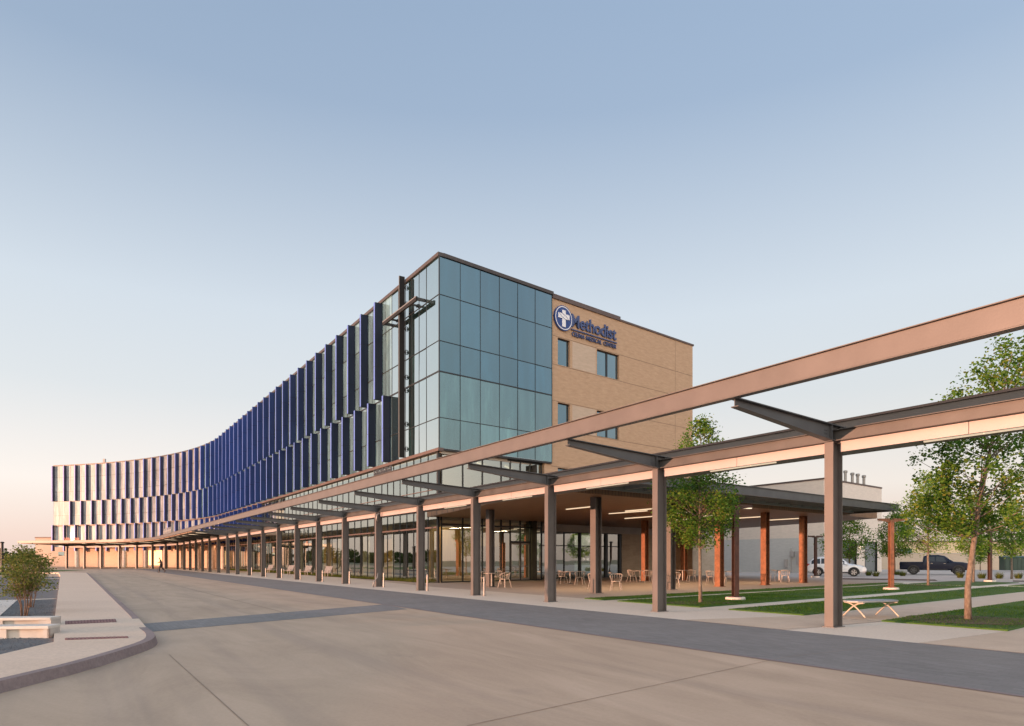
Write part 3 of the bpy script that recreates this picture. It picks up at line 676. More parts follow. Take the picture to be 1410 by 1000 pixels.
hp(b, 'coping', M['trim'], bw)
for i, h in enumerate(holes):
    a, c, d, e = h
    fr = MB(); w = .07
    for (x0, x1, z0, z1) in ((a, a+w, d, e), (c-w, c, d, e), (a+w, c-w, d, d+w), (a+w, c-w, e-w, e)): fr.box(EF(x0, QB+.17, z0), E3*(x1-x0), Q3*.08, Z3*(z1-z0))
    if c-a > 2: fr.box(EF((a+c)/2-.09, QB+.16, d+w), E3*.18, Q3*.09, Z3*(e-d-2*w))
    wo = hp(fr, 'window', M['mullion'])
    g = MB()
    for (x0, x1) in (((a+w, c-w),) if c-a < 2 else ((a+w, (a+c)/2-.09), ((a+c)/2+.09, c-w))):
        g.quad(*[EF(x, QB+.2+rng.normal(0, .002), z) for x, z in ((x0, d+w), (x1, d+w), (x1, e-w), (x0, e-w))])
    hp(g, 'pane', M['glass'], wo)
# ---- lower glass on the drive side
TLo = [0.3]+[x for x in TL[1:] if x < 72]+[72.0]
b = MB()
for i in range(len(TLo)-1):
    for z0, z1 in ((0.06, 3.5), (3.5, 5.9), (5.9, 8.2)):
        r = [rng.normal(0, .002) for _ in range(3)]
        b.quad(FP(TLo[i+1], -.12+r[0], z0), FP(TLo[i], -.12+r[1], z0), FP(TLo[i], -.12+r[2], z1), FP(TLo[i+1], -.12+r[0]-r[1]+r[2], z1))
lg = hp(b, 'lobby_glass', M['lobby_glass'])
for z, h in ((.03, .05), (3.5, .05), (5.9, .02)):
    b = MB(); fbar(b, .3, 72, z-h, z+h, -.07, .17); hp(b, 'transom', M['trim'], lg)
b = MB()
for i, t in enumerate(TLo): fbar(b, t-.02, t+.02, .08, 8.2, -.085, .16)
hp(b, 'mullion', M['mullion'], lg)
QL = .42
b = MB(); TR = [.45, 2.1, 3.7, 5.3, 6.1, 7.0, 7.9, 9.0]
for i in range(len(TR)-1):
    for z0, z1 in ((0.06, 2.62), (2.62, 3.7), (3.7, 5.6), (5.6, 8.3)):
        if z0 < 2 and TR[i] in (6.1, 7.0): continue
        r = [rng.normal(0, .002) for _ in range(3)]
        b.quad(EF(TR[i], QL+r[0], z0), EF(TR[i+1], QL+r[1], z0), EF(TR[i+1], QL+r[2], z1), EF(TR[i], QL+r[0]-r[1]+r[2], z1))
lg2 = hp(b, 'lobby_glass', M['lobby_glass'])
FL = lambda t, o, z: EF(t, QL-o, z)
b = MB()
for z, h in ((.03, .05), (3.7, .05), (8.25, .06)): fbar(b, .45, 9.0, z-h, z+h, .06, .06, FL)
for t in TR: fbar(b, t-.035, t+.035, .08, 8.2, .055, .055, FL)
b.box(FP(.3, -.05, 0), N3*.14, V((*QI, 0))*.14, Z3*8.2)
fbar(b, 6.1, 7.9, 2.60, 2.74, .07, .07, FL)
hp(b, 'mullion', M['mullion'], lg2)
for t0, sgn in ((6.14, 1), (7.02, -1)):
    fr = MB(); w = .07
    for (x0, x1, z0, z1) in ((t0, t0+w, .02, 2.58), (t0+.84-w, t0+.84, .02, 2.58), (t0+w, t0+.84-w, .02, .2), (t0+w, t0+.84-w, 2.5, 2.58), (t0+w, t0+.84-w, .98, 1.04)): fr.box(EF(x0, QL-.03, z0), E3*(x1-x0), Q3*.05, Z3*(z1-z0))
    d = hp(fr, 'door', M['silver'])
    hp(MB().quad(EF(t0+w, QL, .2), EF(t0+.84-w, QL, .2), EF(t0+.84-w, QL, 2.5), EF(t0+w, QL, 2.5)), 'pane', M['lobby_glass'], d)
    hx = t0+.76 if sgn > 0 else t0+.08
    hp(MB().tube([EF(hx, QL-.09, .9), EF(hx, QL-.09, 1.4)], .018), 'handle', M['silver'], d)
# interior seen through the glass
Tn = list(np.arange(.8, 72, 3))
b = MB()
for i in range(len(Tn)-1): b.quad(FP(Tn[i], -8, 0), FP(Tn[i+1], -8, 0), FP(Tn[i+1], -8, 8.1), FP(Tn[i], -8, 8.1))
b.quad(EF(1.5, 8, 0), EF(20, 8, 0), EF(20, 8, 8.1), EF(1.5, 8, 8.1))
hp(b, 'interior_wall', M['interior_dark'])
for o_, x_, y_, z_ in ((EF(1.6, 3.4, 0), E3*3.6, Q3*.3, 3.7), (EF(5.2, 4.5, 2.45), E3*4.2, Q3*.3, 1.4), (FP(14, -5, 0), D3*7, N3*.3, 3.4), (FP(34, -5, 0), D3*6, N3*.3, 3.4)):
    hp(MB().box(o_, x_, y_, Z3*z_), 'wood_screen', M['interior_wood'])
flo = [FP(t, -.35)[:2] for t in np.arange(.9, 72.5, 3)] + [FP(72, -9)[:2], EF(20, 8)[:2], EF(9.2, 3)[:2], EF(9.2, .7)[:2]]
hp(MB().poly(flo, 0.0, .03), 'interior_floor', M['patio']); hp(MB().poly(flo, 4.0, 4.5), 'interior_slab', M['interior_ceil'])
b = MB()
for t in np.arange(3, 70, 4.3):
    for q in (1.6,):
        b.box(FP(t, -q, 7.98), (FP(t+2.6, -q)-FP(t, -q)), (FP(t, -q-.13)-FP(t, -q)), Z3*.05)
for t in (1.6, 4.0, 6.4):
    b.box(EF(t, 1.3, 7.98), E3*1.7+Q3*1.2, Q3*.16, Z3*.05)
hp(b, 'ceiling_lamp', M['light'])
for t in np.arange(4, 70, 6.2):
    hp(MB().lathe(FP(t, -1.5, .03), [(.3, 0), (.3, 3.9)], 14), 'interior_column', M['concrete'], smooth=False)
# ---- recessed entrance front beyond the glass
T2 = list(np.arange(72, 131.1, 2.95))
lit = {i for i in range(len(T2)-1) for uu in (205, 224) if (lambda p0, p1: min(p0, p1) <= uu <= max(p0, p1))(*[U0+FOC*FP(t, -3.5).x/FP(t, -3.5).y for t in (T2[i], T2[i+1])])}
run = MB()
for i in range(len(T2)-1):
    if i in lit:
        if run.v: hp(run, 'entrance_wall', M['stone_warm'])
        run = MB(); continue
    run.quad(FP(T2[i+1], -3.5, 0), FP(T2[i], -3.5, 0), FP(T2[i], -3.5, 3.85), FP(T2[i+1], -3.5, 3.85))
if run.v: hp(run, 'entrance_wall', M['stone_warm'])
hp(MB().quad(FP(72, -3.5, 0), FP(72, -.1, 0), FP(72, -.1, 3.85), FP(72, -3.5, 3.85)), 'return_wall', M['stone_warm'])
for t in (80, 91, 102, 113, 124):                               # warm lamps under the entrance soffit
    al = bpy.data.lights.new('soffit_lamp', 'AREA'); al.shape = 'RECTANGLE'; al.size = 7; al.size_y = .3; al.energy = LAMP; al.color = (1, .50, .25)
    lo_ = bpy.data.objects.new('soffit_lamp', al); COL.objects.link(lo_); lo_.location = FP(t, -1.4, 3.80); lo_.rotation_euler = (0, 0, FH(t))
for i in sorted(lit):
    fr = MB(); fbar(fr, T2[i], T2[i+1], 3.3, 3.85, -3.45, 3.6); fbar(fr, T2[i], T2[i]+.15, 0, 3.3, -3.45, 3.6); fbar(fr, T2[i+1]-.15, T2[i+1], 0, 3.3, -3.45, 3.6); fbar(fr, T2[i]+.15, T2[i+1]-.15, 0, .4, -3.45, 3.6)
    w = hp(fr, 'lit_window', M['trim'])
    hp(MB().quad(FP(T2[i+1]-.15, -3.52, .4), FP(T2[i]+.15, -3.52, .4), FP(T2[i]+.15, -3.52, 3.3), FP(T2[i+1]-.15, -3.52, 3.3)), 'pane', M['lit'], w)
b = MB()
for i in range(len(T2)-1):
    b.hexa([FP(T2[i], -.13, 3.86), FP(T2[i], -3.6, 3.86), FP(T2[i+1], -3.6, 3.86), FP(T2[i+1], -.13, 3.86), FP(T2[i], -.13, 4.0), FP(T2[i], -3.6, 4.0), FP(T2[i+1], -3.6, 4.0), FP(T2[i+1], -.13, 4.0)])
hp(b, 'entrance_soffit', M['wood'])
T3 = [72.0]+[t for t in TL if t > 72]
b = MB()
for i in range(len(T3)-1): b.quad(FP(T3[i+1], -.1, 4.0), FP(T3[i], -.1, 4.0), FP(T3[i], -.1, 8.22), FP(T3[i+1], -.1, 8.22))
hp(b, 'curtain_wall', M['glass_far'])
for t in np.arange(76, 131, 6.5): hp(MB().lathe(FP(t, -.9, 0), [(.42, 0), (.42, 3.86)], 20), 'round_column', M['concrete'], smooth=False)
# ---- fins
def finmesh(h):
    b = MB(); b.box((-.12, 0.03, 0), (.24, 0, 0), (0, .56, 0), (0, 0, h)); return b
fm = {}
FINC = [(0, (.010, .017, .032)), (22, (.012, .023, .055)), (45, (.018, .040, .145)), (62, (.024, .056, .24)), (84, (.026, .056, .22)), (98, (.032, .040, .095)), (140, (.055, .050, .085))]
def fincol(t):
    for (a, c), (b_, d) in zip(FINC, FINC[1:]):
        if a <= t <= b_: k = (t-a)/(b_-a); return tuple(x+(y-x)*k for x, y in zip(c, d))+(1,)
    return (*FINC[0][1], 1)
def fin(t, z0, z1):
    h = round(z1-z0, 2)
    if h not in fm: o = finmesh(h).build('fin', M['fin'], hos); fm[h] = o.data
    else: o = bpy.data.objects.new('fin', fm[h]); COL.objects.link(o); o.parent = hos
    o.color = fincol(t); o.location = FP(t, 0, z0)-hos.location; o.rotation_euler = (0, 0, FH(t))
nf = 0
for k in range(44):
    t = 9.3+2.87*k
    if t < 132.75: fin(t, 13.19, 20.30); nf += 1
for k in range(43):
    t = 7.75+2.87*k
    if t < 132.7: fin(t, 8.44, 13.16); nf += 1
row3 = [9.3+2.87*k for k in range(13, 44) if 9.3+2.87*k < 132.75]
for t in row3[-14:]: fin(t, 3.2, 8.40)
b = MB()
for t in row3[:-14]:
    h = FH(t); ax = V((math.cos(h), math.sin(h), 0)); ay = V((-math.sin(h), math.cos(h), 0))
    b.box(FP(t, .13, 3.9)-ax*.12, ax*.24, ay*.46, Z3*4.3)
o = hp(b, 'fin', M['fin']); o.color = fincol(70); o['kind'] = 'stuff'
# small rooftop pieces
hp(MB().box(FP(122, -1.5, 20.3), (.4, 0, 0), (0, .4, 0), (0, 0, 1.3)), 'roof_vent', M['grey_fascia'])
# planting along the foot of the glass
pv = []
for t in np.arange(.5, 66, .6): pv.append(([FP(t, .75)[:2], FP(t, .05)[:2], FP(t+.6, .05)[:2], FP(t+.6, .75)[:2]], 1.0))
v, f = blades(pv, 260, .16, .36, .012, 0, .7); tag(np_mesh('border_planting', v, f, M['liriope']), 'low strap leaved border planting along the foot of the lobby glass', 'ground cover', kind='stuff')
struct('planting_bed', MB().sheet([FP(t, .8)[:2] for t in np.arange(.4, 66, 3)]+[FP(t, -.02)[:2] for t in np.arange(66, .4, -3)], .012), M['mulch'])

# ---- one storey rear wing
rw = thing('rear_wing', 'low rear wing with dark windows, grey fascia and limestone end behind the patio', 'building', EF(9.6, 2.1))
def rp(mb, name, m, parent=None, **k):
    l = rw.location; mb.v = [(a-l.x, b-l.y, c-l.z) for a, b, c in mb.v]; return mb.build(name, m, parent or rw, **k)
QW = 2.1
whole = [(9.75, 14.6, 0.05, 3.55), (14.8, 17.6, .05, 3.55), (17.9, 19.3, .05, 3.55)]
b = MB(); wall_holes(b, 9.63, 19.6, 0, 3.6, QW, whole, .2); rp(b, 'pier', M['mullion'])
for a, c, d, e in whole:
    fr = MB(); n = max(1, round((c-a)/1.5))
    for i in range(n+1): fr.box(EF(a+(c-a)*i/n-.04, QW+.05, d), E3*.08, Q3*.1, Z3*(e-d))
    fr.box(EF(a, QW+.05, 2.5), E3*(c-a), Q3*.1, Z3*.07)
    w = rp(fr, 'window', M['mullion']); g = MB()
    for i in range(n):
        r = rng.normal(0, .003); g.quad(EF(a+(c-a)*i/n, QW+.1+r, d), EF(a+(c-a)*(i+1)/n, QW+.1-r, d), EF(a+(c-a)*(i+1)/n, QW+.1, e), EF(a+(c-a)*i/n, QW+.1, e))
    rp(g, 'pane', M['lobby_glass'], w)
rp(MB().box(EF(9.63, QW-.06, 3.6), E3*24.4, Q3*.3, Z3*1.15), 'fascia', M['grey_fascia'])
rp(MB().box(EF(19.6, QW-.02, 0), E3*14.4, Q3*.4, Z3*3.6), 'stone_wall', M['stone'])
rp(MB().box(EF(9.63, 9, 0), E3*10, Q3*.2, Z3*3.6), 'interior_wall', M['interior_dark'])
rp(MB().poly([EF(9.7, QW+.3), EF(34, QW+.3), EF(34, 14), EF(9.7, 14)], 4.0, 4.6), 'roof', M['roof'])

# ---- patio roof
pr = thing('patio_roof', 'flat grey steel patio roof with wooden soffit on rust faced columns', 'canopy', R(12.9, 3.1))
def pp(mb, name, m, **k):
    l = pr.location; mb.v = [(a-l.x, b-l.y, c-l.z) for a, b, c in mb.v]; return mb.build(name, m, pr, **k)
PB = R(12.9, 3.1); F0 = V((2.9, 23.8, 0)); F1 = V((22.75, 39.75, 0)); e2 = (F1-F0).normalized(); p2 = V((-e2.y, e2.x, 0))
F0 = F0 + p2*0; dep = (PB-F0).dot(p2)
back1 = F1 + p2*(dep+1.6)
wood = [R(19.5, 3.1), PB, PB+e2*27.5, EF(31, 2.02), EF(9.66, 2.02), EF(9.66, .33), EF(.5, .33), FP(1.2, .25)]
pp(MB().poly(wood, 4.16, 4.72), 'wood_soffit', M['wood'])
b = MB()
b.box(F0+Z3*4.30, e2*(F1-F0).length, p2*.06, Z3*.41)                       # front fascia channel
b.box(F0+Z3*4.30-p2*.06, e2*(F1-F0).length, p2*.06, Z3*.03); b.box(F0+Z3*4.68-p2*.06, e2*(F1-F0).length, p2*.06, Z3*.03)
b.box(F1+Z3*4.30-e2*.06+p2*.06, e2*.06, p2*(dep+1.5), Z3*.41)
pp(b, 'fascia', M['steel_dark'])
Lf = (F1-F0).length
pp(MB().poly([F0+e2*.0+p2*.07, F1+p2*.07-e2*.07, F1+p2*(dep-.05)-e2*.07, F0+p2*(dep-.05)], 4.62, 4.70), 'roof_deck', M['deck'])
b = MB()
for k in np.arange(.8, Lf, 1.22): b.box(F0+e2*k+p2*.07+Z3*4.42, e2*.08, p2*(dep-.15), Z3*.2)
b.box(F0+p2*(dep-.25)+Z3*4.36, e2*Lf, p2*.2, Z3*.26)
pp(b, 'joist', M['deck'])
pcols = [gp(820.5, 817), gp(923, 812), gp(990.5, 808), gp(1053.5, 805.8), gp(1106, 803)]
for i, p in enumerate(pcols+[gp(888, 800), gp(942, 799.2), gp(675, 808), gp(823, 800)]):
    b = MB(); c = V((*p, 0)); H = 4.16 if i > 4 else 4.30
    wf, df = .36, .34
    for q in (-df/2, df/2-.02): b.box(c-D3*wf/2+N3*q, D3*wf, N3*.02, Z3*H)
    b.box(c-D3*.01-N3*(df/2-.02), D3*.02, N3*(df-.04), Z3*H)
    b.box(c-D3*.25-N3*.22, D3*.5, N3*.44, Z3*.025)
    pp(b, 'column', M['steel'] if i in (0, 1, 7) else M['rust'])  # steel columns with the sunset orange put into their colour
for (u0, v0, u1, v1) in ((780, 702, 812, 698.7), (839, 708, 891, 704)):
    for k in (0,):
        a = V((*gp(u0, 771+1e-9+ (v0-771) if False else v0, 4.12), 4.12)); c = V((*gp(u1, v1, 4.12), 4.12)); t = (c-a).normalized(); n = V((-t.y, t.x, 0))
        pp(MB().box(a-n*.05, t*max(2.6, (c-a).length), n*.1, Z3*.045), 'strip_lamp', M['light'])
for k, off in ((9, 3), (12.5, 3.5), (16, 3), (19.5, 3.6), (23, 3), (14, 7.5), (18, 7.8)):
    a = PB+e2*k+p2*off; pp(MB().box(a+Z3*4.11, D3*2.6, N3*.1, Z3*.05), 'strip_lamp', M['light'])

for k, off in ((9, 3.2), (14, 5.5), (19.5, 3.8), (4.5, 3.5)):
    a = PB+e2*k+p2*off; al = bpy.data.lights.new('patio_lamp', 'AREA'); al.shape = 'RECTANGLE'; al.size = 2.6; al.size_y = .12; al.energy = 14; al.color = (1, .72, .45)
    lo_ = bpy.data.objects.new('patio_lamp', al); COL.objects.link(lo_); lo_.location = (a.x, a.y, 4.08); lo_.rotation_euler = (0, 0, math.atan2(D[1], D[0]))

for t, e_ in ((2.6, 10), (6.6, 12)):
    a = EF(t, 2.2, 3.92); al = bpy.data.lights.new('lobby_lamp', 'AREA'); al.size = 1.6; al.energy = e_; al.color = (1, .74, .45)
    lo_ = bpy.data.objects.new('lobby_lamp', al); COL.objects.link(lo_); lo_.location = a
for t in (14, 28, 42, 56):
    a = FP(t, -3.2, 3.92); al = bpy.data.lights.new('lobby_lamp', 'AREA'); al.size = 2.0; al.energy = 22; al.color = (1, .76, .48)
    lo_ = bpy.data.objects.new('lobby_lamp', al); COL.objects.link(lo_); lo_.location = a
# ================================================================ SIGN AND CROSS
def text_mesh(txt, size, depth, off=0.0):
    cu = bpy.data.curves.new('t', 'FONT'); cu.body = txt; cu.size = size; cu.extrude = depth; cu.offset = off; cu.align_x = 'LEFT'
    o = bpy.data.objects.new('t', cu); COL.objects.link(o); bpy.context.view_layer.update()
    me = bpy.data.meshes.new_from_object(o.evaluated_get(bpy.context.evaluated_depsgraph_get()))
    bpy.data.objects.remove(o); return me
SQ = .12
sg = thing('building_sign', 'blue raised hospital lettering with round white cross emblem high on the tan brick', 'sign', EF(9.6, SQ, 18.3), math.atan2(E[1], E[0]))
def put_text(name, txt, t0, t1, z, hgt, m, off, bold=0.0):
    me = text_mesh(txt, 1.0, .04, off); n = len(me.vertices); co = np.zeros(n*3); me.vertices.foreach_get('co', co); co = co.reshape(-1, 3)
    xmin, xmax = co[:, 0].min(), co[:, 0].max(); base = 0.0
    cap = hgt/0.70
    X = (co[:, 0]-xmin)/(xmax-xmin)*(t1-t0)+t0-9.6; Zc = co[:, 1]*cap+z-18.3; Yc = -.09-co[:, 2]
    me.vertices.foreach_set('co', np.stack([X, Yc, Zc], 1).ravel()); me.update(); me.materials.clear(); me.materials.append(m)
    o = bpy.data.objects.new(name, me); COL.objects.link(o); o.parent = sg; return o
put_text('lettering', 'Methodist', 11.62, 16.55, 18.58, .92, M['letterblue'], .018)
put_text('small_lettering', 'CELINA', 11.68, 13.02, 17.9, .30, M['letterblue'], .004)
put_text('small_lettering', 'MEDICAL', 13.2, 14.89, 17.9, .30, M['letterblue'], .004)
put_text('small_lettering', 'CENTER', 15.1, 16.55, 17.9, .30, M['letterblue'], .004)
b = MB()                                                # slab serifs of the big letters
b.box((11.62-9.6, -.12, .0), (4.95, 0, 0), (0, .06, 0), (0, 0, .0001))
b = MB().box((11.62-9.6, -.13, 18.32-18.3), (5.0, 0, 0), (0, .08, 0), (0, 0, .075)); b.build('underline', M['letterblue'], sg)
def disc(b, cx, cz, r, y0, y1, k=40):
    n = len(b.v)
    for yy in (y0, y1):
        for j in range(k): a = 2*math.pi*j/k; b.v.append((cx+r*math.cos(a), yy, cz+r*math.sin(a)))
    b.f.append(tuple(n+j for j in range(k))); b.f.append(tuple(n+k+j for j in range(k-1, -1, -1)))
    for j in range(k): b.f.append((n+j, n+k+j, n+k+(j+1) % k, n+(j+1) % k))
    return b
ex, ez = 10.77-9.6, 18.95-18.3
em = disc(MB(), ex, ez, .90, -.16, -.02).build('emblem', M['signblue'], sg)
b = MB(); k = 40
for j in range(k):
    a, c = 2*math.pi*j/k, 2*math.pi*(j+1)/k
    q = [(ex+r*math.cos(t), -.168, ez+r*math.sin(t)) for r, t in ((.78, a), (.84, a), (.84, c), (.78, c))]
    b.quad(*q)
b.build('ring', M['signwhite'], em)
b = MB()
b.box((ex-.17, -.20, ez-.64), (.34, 0, 0), (0, .04, 0), (0, 0, 1.2)); b.box((ex-.55, -.20, ez-.06), (.38, 0, 0), (0, .04, 0), (0, 0, .36)); b.box((ex+.17, -.20, ez-.06), (.38, 0, 0), (0, .04, 0), (0, 0, .36))
b.build('white_cross', M['signwhite'], em)
b = MB()
for dx, s in ((-.02, 1), (.02, -1)):                    # two curved blue lines sweeping across the cross
    pts = []
    for i in range(13):
        u = -1+2*i/12; pts.append((ex+u*.5, ez+.1-u*.34+.06*math.sin(u*3.0)+ (.13 if s > 0 else -.13)))
    for i in range(12):
        (x0, z0), (x1, z1) = pts[i], pts[i+1]; b.quad((x0, -.204, z0-.02), (x1, -.204, z1-.02), (x1, -.204, z1+.02), (x0, -.204, z0+.02))
b.build('swoosh', M['signblue'], em)
# cross
cr = thing('wall_cross', 'tall open steel frame cross mounted on the glass corner', 'cross', FP(4.87, 0, 8.3))
def cp_(mb, name, m): 
    l = cr.location; mb.v = [(a-l.x, b-l.y, c-l.z) for a, b, c in mb.v]; return mb.build(name, m, cr)
def fb(t0, t1, o0, o1, z0, z1): b = MB(); p = FP(t0, o0, z0); return b.box(p, FP(t1, o0)-FP(t0, o0), FP(t0, o1)-FP(t0, o0), Z3*(z1-z0))
cp_(fb(4.84, 4.90, .553, .575, 8.4, 20.7), 'edge_plate', M['silver'])  # silver strip paints the sunlit front edge of the upright
cp_(join(fb(4.82, 4.92, .20, .553, 8.4, 20.7), fb(4.80, 4.94, .175, .20, 8.4, 20.7)), 'upright', M['bronze'])
cp_(fb(1.9, 7.45, .576, .70, 18.05, 18.33), 'cross_bar', M['bronze'])
cp_(fb(1.9, 7.45, .701, .712, 18.26, 18.33), 'edge_plate', M['silver'])  # thin silver strip paints a lit edge along the bar
for t in (1.9, 7.33): cp_(fb(t, t+.12, .02, .576, 18.10, 18.28), 'end_tie', M['mullion'])
for t in (3.0, 6.3): cp_(join(fb(t, t+.07, .02, .576, 18.13, 18.25), fb(t-.1, t+.17, .02, .10, 18.11, 18.27)), 'end_tie', M['mullion'])
for z in (9.0, 10.7, 13.0, 13.9, 15.6, 17.2, 18.9, 20.0):
    b = MB(); b.tube([FP(4.87, .02, z-.16), FP(4.87, .18, z)], .03, 6); b.tube([FP(4.87, .02, z+.16), FP(4.87, .18, z)], .03, 6)
    b.cbox(FP(4.87, .1, z), .12, .12, .12); cp_(b, 'spider_clamp', M['mullion'])

# small letter signs standing on the canopy edge: strokes only, too small to read
def mini_sign(label, s0, s1, z, h, m, w=-3.3):
    t = thing('canopy_sign', label, 'sign', CP(s0, w, z)); n = 8; r = random.Random(s0)
    for i in range(n):
        a = s0+(s1-s0)*i/n; c = a+(s1-s0)/n*.62; b = MB(); l = t.location; th = CP(a, w+.05)-CP(a, w)
        def bx(x0, x1, z0, z1): b.box(CP(x0, w, z0)-l, CP(x1, w)-CP(x0, w), th, Z3*(z1-z0))
        k = (c-a)*.25
        bx(a, a+k, z, z+h); bx(c-k, c, z, z+h*(.5+.5*(i % 2)))
        bx(a+k, c-k, z+h*.42, z+h*.58)
        b.build('letter', m, t)
    b = MB(); l = t.location; b.box(CP(s0, w, z-.03)-l, CP(s1, w)-CP(s0, w), CP(s0, w+.08)-CP(s0, w), Z3*.03); b.build('rail', m, t)
mini_sign('small dark letters standing on the canopy beam below the glass corner', 18.2, 16.3, 4.93, .22, M['steel_dark'])
mini_sign('grey letters standing on the canopy edge where it starts to bend', 96, 87, 4.93, .75, M['grey_fascia'])
mini_sign('reddish orange letters standing on the far left end of the canopy', 131, 128, 4.70, .42, mat('orange_red', (0.55, 0.16, 0.08), 0.5))

# ================================================================ STREET FURNITURE
bol = None
names = ['fourth', 'fifth', 'sixth', 'seventh', 'eighth', 'ninth', 'tenth', 'eleventh', 'twelfth']
for i, nm in enumerate(names):
    s = col_s[i+4]; loc = CP(s-.55, .08, 0.004); lb = 'slim silver bollard beside the %s canopy column counted from the right' % nm
    if bol is None:
        bol = thing('bollard', lb, 'bollard', loc, 0, 'bollards along the canopy columns')
        MB().lathe((0, 0, 0), [(.042, 0), (.042, .74), (.036, .765), (.01, .775)], 14).build('shaft', M['silver'], bol, smooth=False)
        MB().lathe((0, 0, 0), [(.075, 0), (.075, .012), (.045, .014)], 14).build('base_plate', M['silver'], bol)
    else: dup(bol, loc, 0, lb)
# posts with T heads
def post(u, v, label, m, lamp=False, rz=0.0):
    x, y = gp(u, v, .03); t = thing('lamp_post', label, 'lamp post', (x, y, 0.0), rz, 'short T headed posts on the lawn')
    MB().lathe((0, 0, 0), [(.34, 0), (.34, .11), (.32, .13)], 20).build('footing', M['concrete_lt'], t)
    MB().box((-.17, -.17, .13), (.34, 0, 0), (0, .34, 0), (0, 0, .03)).build('base_plate', m, t)
    b = MB(); H = 3.36
    for q in (-.09, .07): b.box((-.095, q, .16), (.19, 0, 0), (0, .02, 0), (0, 0, H-.16))
    b.box((-.01, -.07, .16), (.02, 0, 0), (0, .14, 0), (0, 0, H-.16)); b.build('shaft', m, t)
    for sx in (-1, 1):
        b = MB(); b.hexa([(sx*.1, -.06, H-.12), (sx*.66, -.06, H-.03), (sx*.66, .06, H-.03), (sx*.1, .06, H-.12), (sx*.1, -.06, H+.06), (sx*.66, -.06, H+.05), (sx*.66, .06, H+.05), (sx*.1, .06, H+.06)])
        a = b.build('arm', m, t)
        MB().box((sx*.64 if sx < 0 else .2, -.05, H-.11 if False else H-.085), (.44, 0, 0), (0, .10, 0), (0, 0, .03)).build('lamp', M['light'] if lamp else M['white'], t)
    return t
post(1012.5, 826, 'dark rusty post with lit lamp beside the small tree in the lawn', M['rust_dark'], True, .25)
post(1227, 812, 'bright orange rusted post standing alone in the middle lawn', M['rust'], False, .1)
post(1363, 801, 'dark brown post on the far lawn right of the large tree trunk', M['rust_dark'], False, .2)
post(1123, 795, 'dark post in front of the white car', M['rust_dark'], False, .2)
x, y = gp(3.0, 788); t = thing('lamp_post', 'thin black pole at the far left edge beyond the shrub', 'lamp post', (x, y, 0))
MB().lathe((0, 0, 0), [(.17, 0), (.14, 3.3), (.14, 3.4)], 12).build('shaft', M['black'], t); MB().lathe((0, 0, 0), [(.26, 0), (.26, .1)], 12).build('base', M['black'], t)
MB().lathe((0, 0, 3.4), [(.2, 0), (.22, .12), (.1, .18)], 12).build('head', M['black'], t)
# bench
bx, by = gp(1199, 849.5, 0.0095); be = thing('bench', 'backless bench with grey slab seat and cream crossed legs', 'bench', (bx, by, .0095), math.atan2(E[1], E[0])-.35)
b = MB(); n = 14
prof = []
for i in range(n+1):
    u = -1+2*i/n; prof.append((u*.78, .30*math.sqrt(max(0.0, 1-abs(u)**6))*1.0+.0))
pts = [(x, w) for x, w in prof]+[(x, -w) for x, w in prof[::-1][1:-1]]
b.poly(pts, .385, .425); b.build('seat', M['slab'], be, bevel=.008)
for x in (-.55, .55):
    for s in (-1, 1):
        b = MB(); pts = []
        for i in range(9):
            u = i/8; yy = s*(-.34+.60*u); zz = .02+.35*math.sin(u*math.pi/2)**1.0; pts.append((x, yy, zz))
        b.tube(pts, .02, 8); b.build('leg', M['cream_metal'], be, smooth=True)
    MB().box((x-.02, -.3, .36), (.04, 0, 0), (0, .6, 0), (0, 0, .025)).build('seat_bar', M['cream_metal'], be)
# tables and chairs
tab = None; chair = None
def table(u, v, label):
    global tab
    x, y = gp(u, v, .006)
    if tab is None:
        tab = thing('cafe_table', label, 'table', (x, y, .006), 0, 'round tables on the patio')
        MB().lathe((0, 0, .715), [(.44, 0), (.46, .01), (.46, .022), (.44, .03)], 28).build('tabletop', M['alu'], tab)
        MB().lathe((0, 0, .02), [(.04, 0), (.04, .7)], 12).build('pedestal', M['alu'], tab)
        MB().lathe((0, 0, 0), [(.27, 0), (.27, .012), (.08, .03), (.04, .05)], 20).build('base', M['steel_dark'], tab)
        return tab
    return dup(tab, (x, y, .006), 0, label)
def mk_chair(loc, rz, label):
    t = thing('cafe_chair', label, 'chair', loc, rz, 'metal tub chairs on the patio')
    b = MB(); b.poly([(.24*math.cos(a)*(1.0 if math.cos(a) < 0 else 1.05), .24*math.sin(a)) for a in np.linspace(0, 2*math.pi, 18)[:-1]], .43, .45); b.build('seat', M['alu'], t)
    for sx, sy in ((1, 1), (1, -1), (-1, 1), (-1, -1)):
        b = MB(); b.tube([(sx*.17, sy*.17, .43), (sx*.25, sy*.25, 0)], [.02, .014], 7); b.build('leg', M['alu'], t)
    # tub back: curved rail with arms and slats
    rail = []
    for a in np.linspace(-2.1, 2.1, 15):
        h = .78 if abs(a) < .8 else .78-.15*(abs(a)-.8)/1.3
        rail.append((-.29*math.cos(a), .29*math.sin(a), h))
    MB().tube(rail, .02, 7).build('back_rail', M['alu'], t)
    b = MB()
    for a in np.linspace(-1.7, 1.7, 9):
        h = .78 if abs(a) < .8 else .78-.15*(abs(a)-.8)/1.3
        b.tube([(-.23*math.cos(a), .23*math.sin(a), .44), (-.29*math.cos(a), .29*math.sin(a), h)], .011, 5)
    b.build('slats', M['alu'], t)
    return t
def chairat(u, v, face, label):
    global chair
    x, y = gp(u, v, .006); rz = math.atan2(face[1]-y, face[0]-x)
    if chair is None: chair = mk_chair((x, y, .006), rz, label)
    else: dup(chair, (x, y, .006), rz, label)
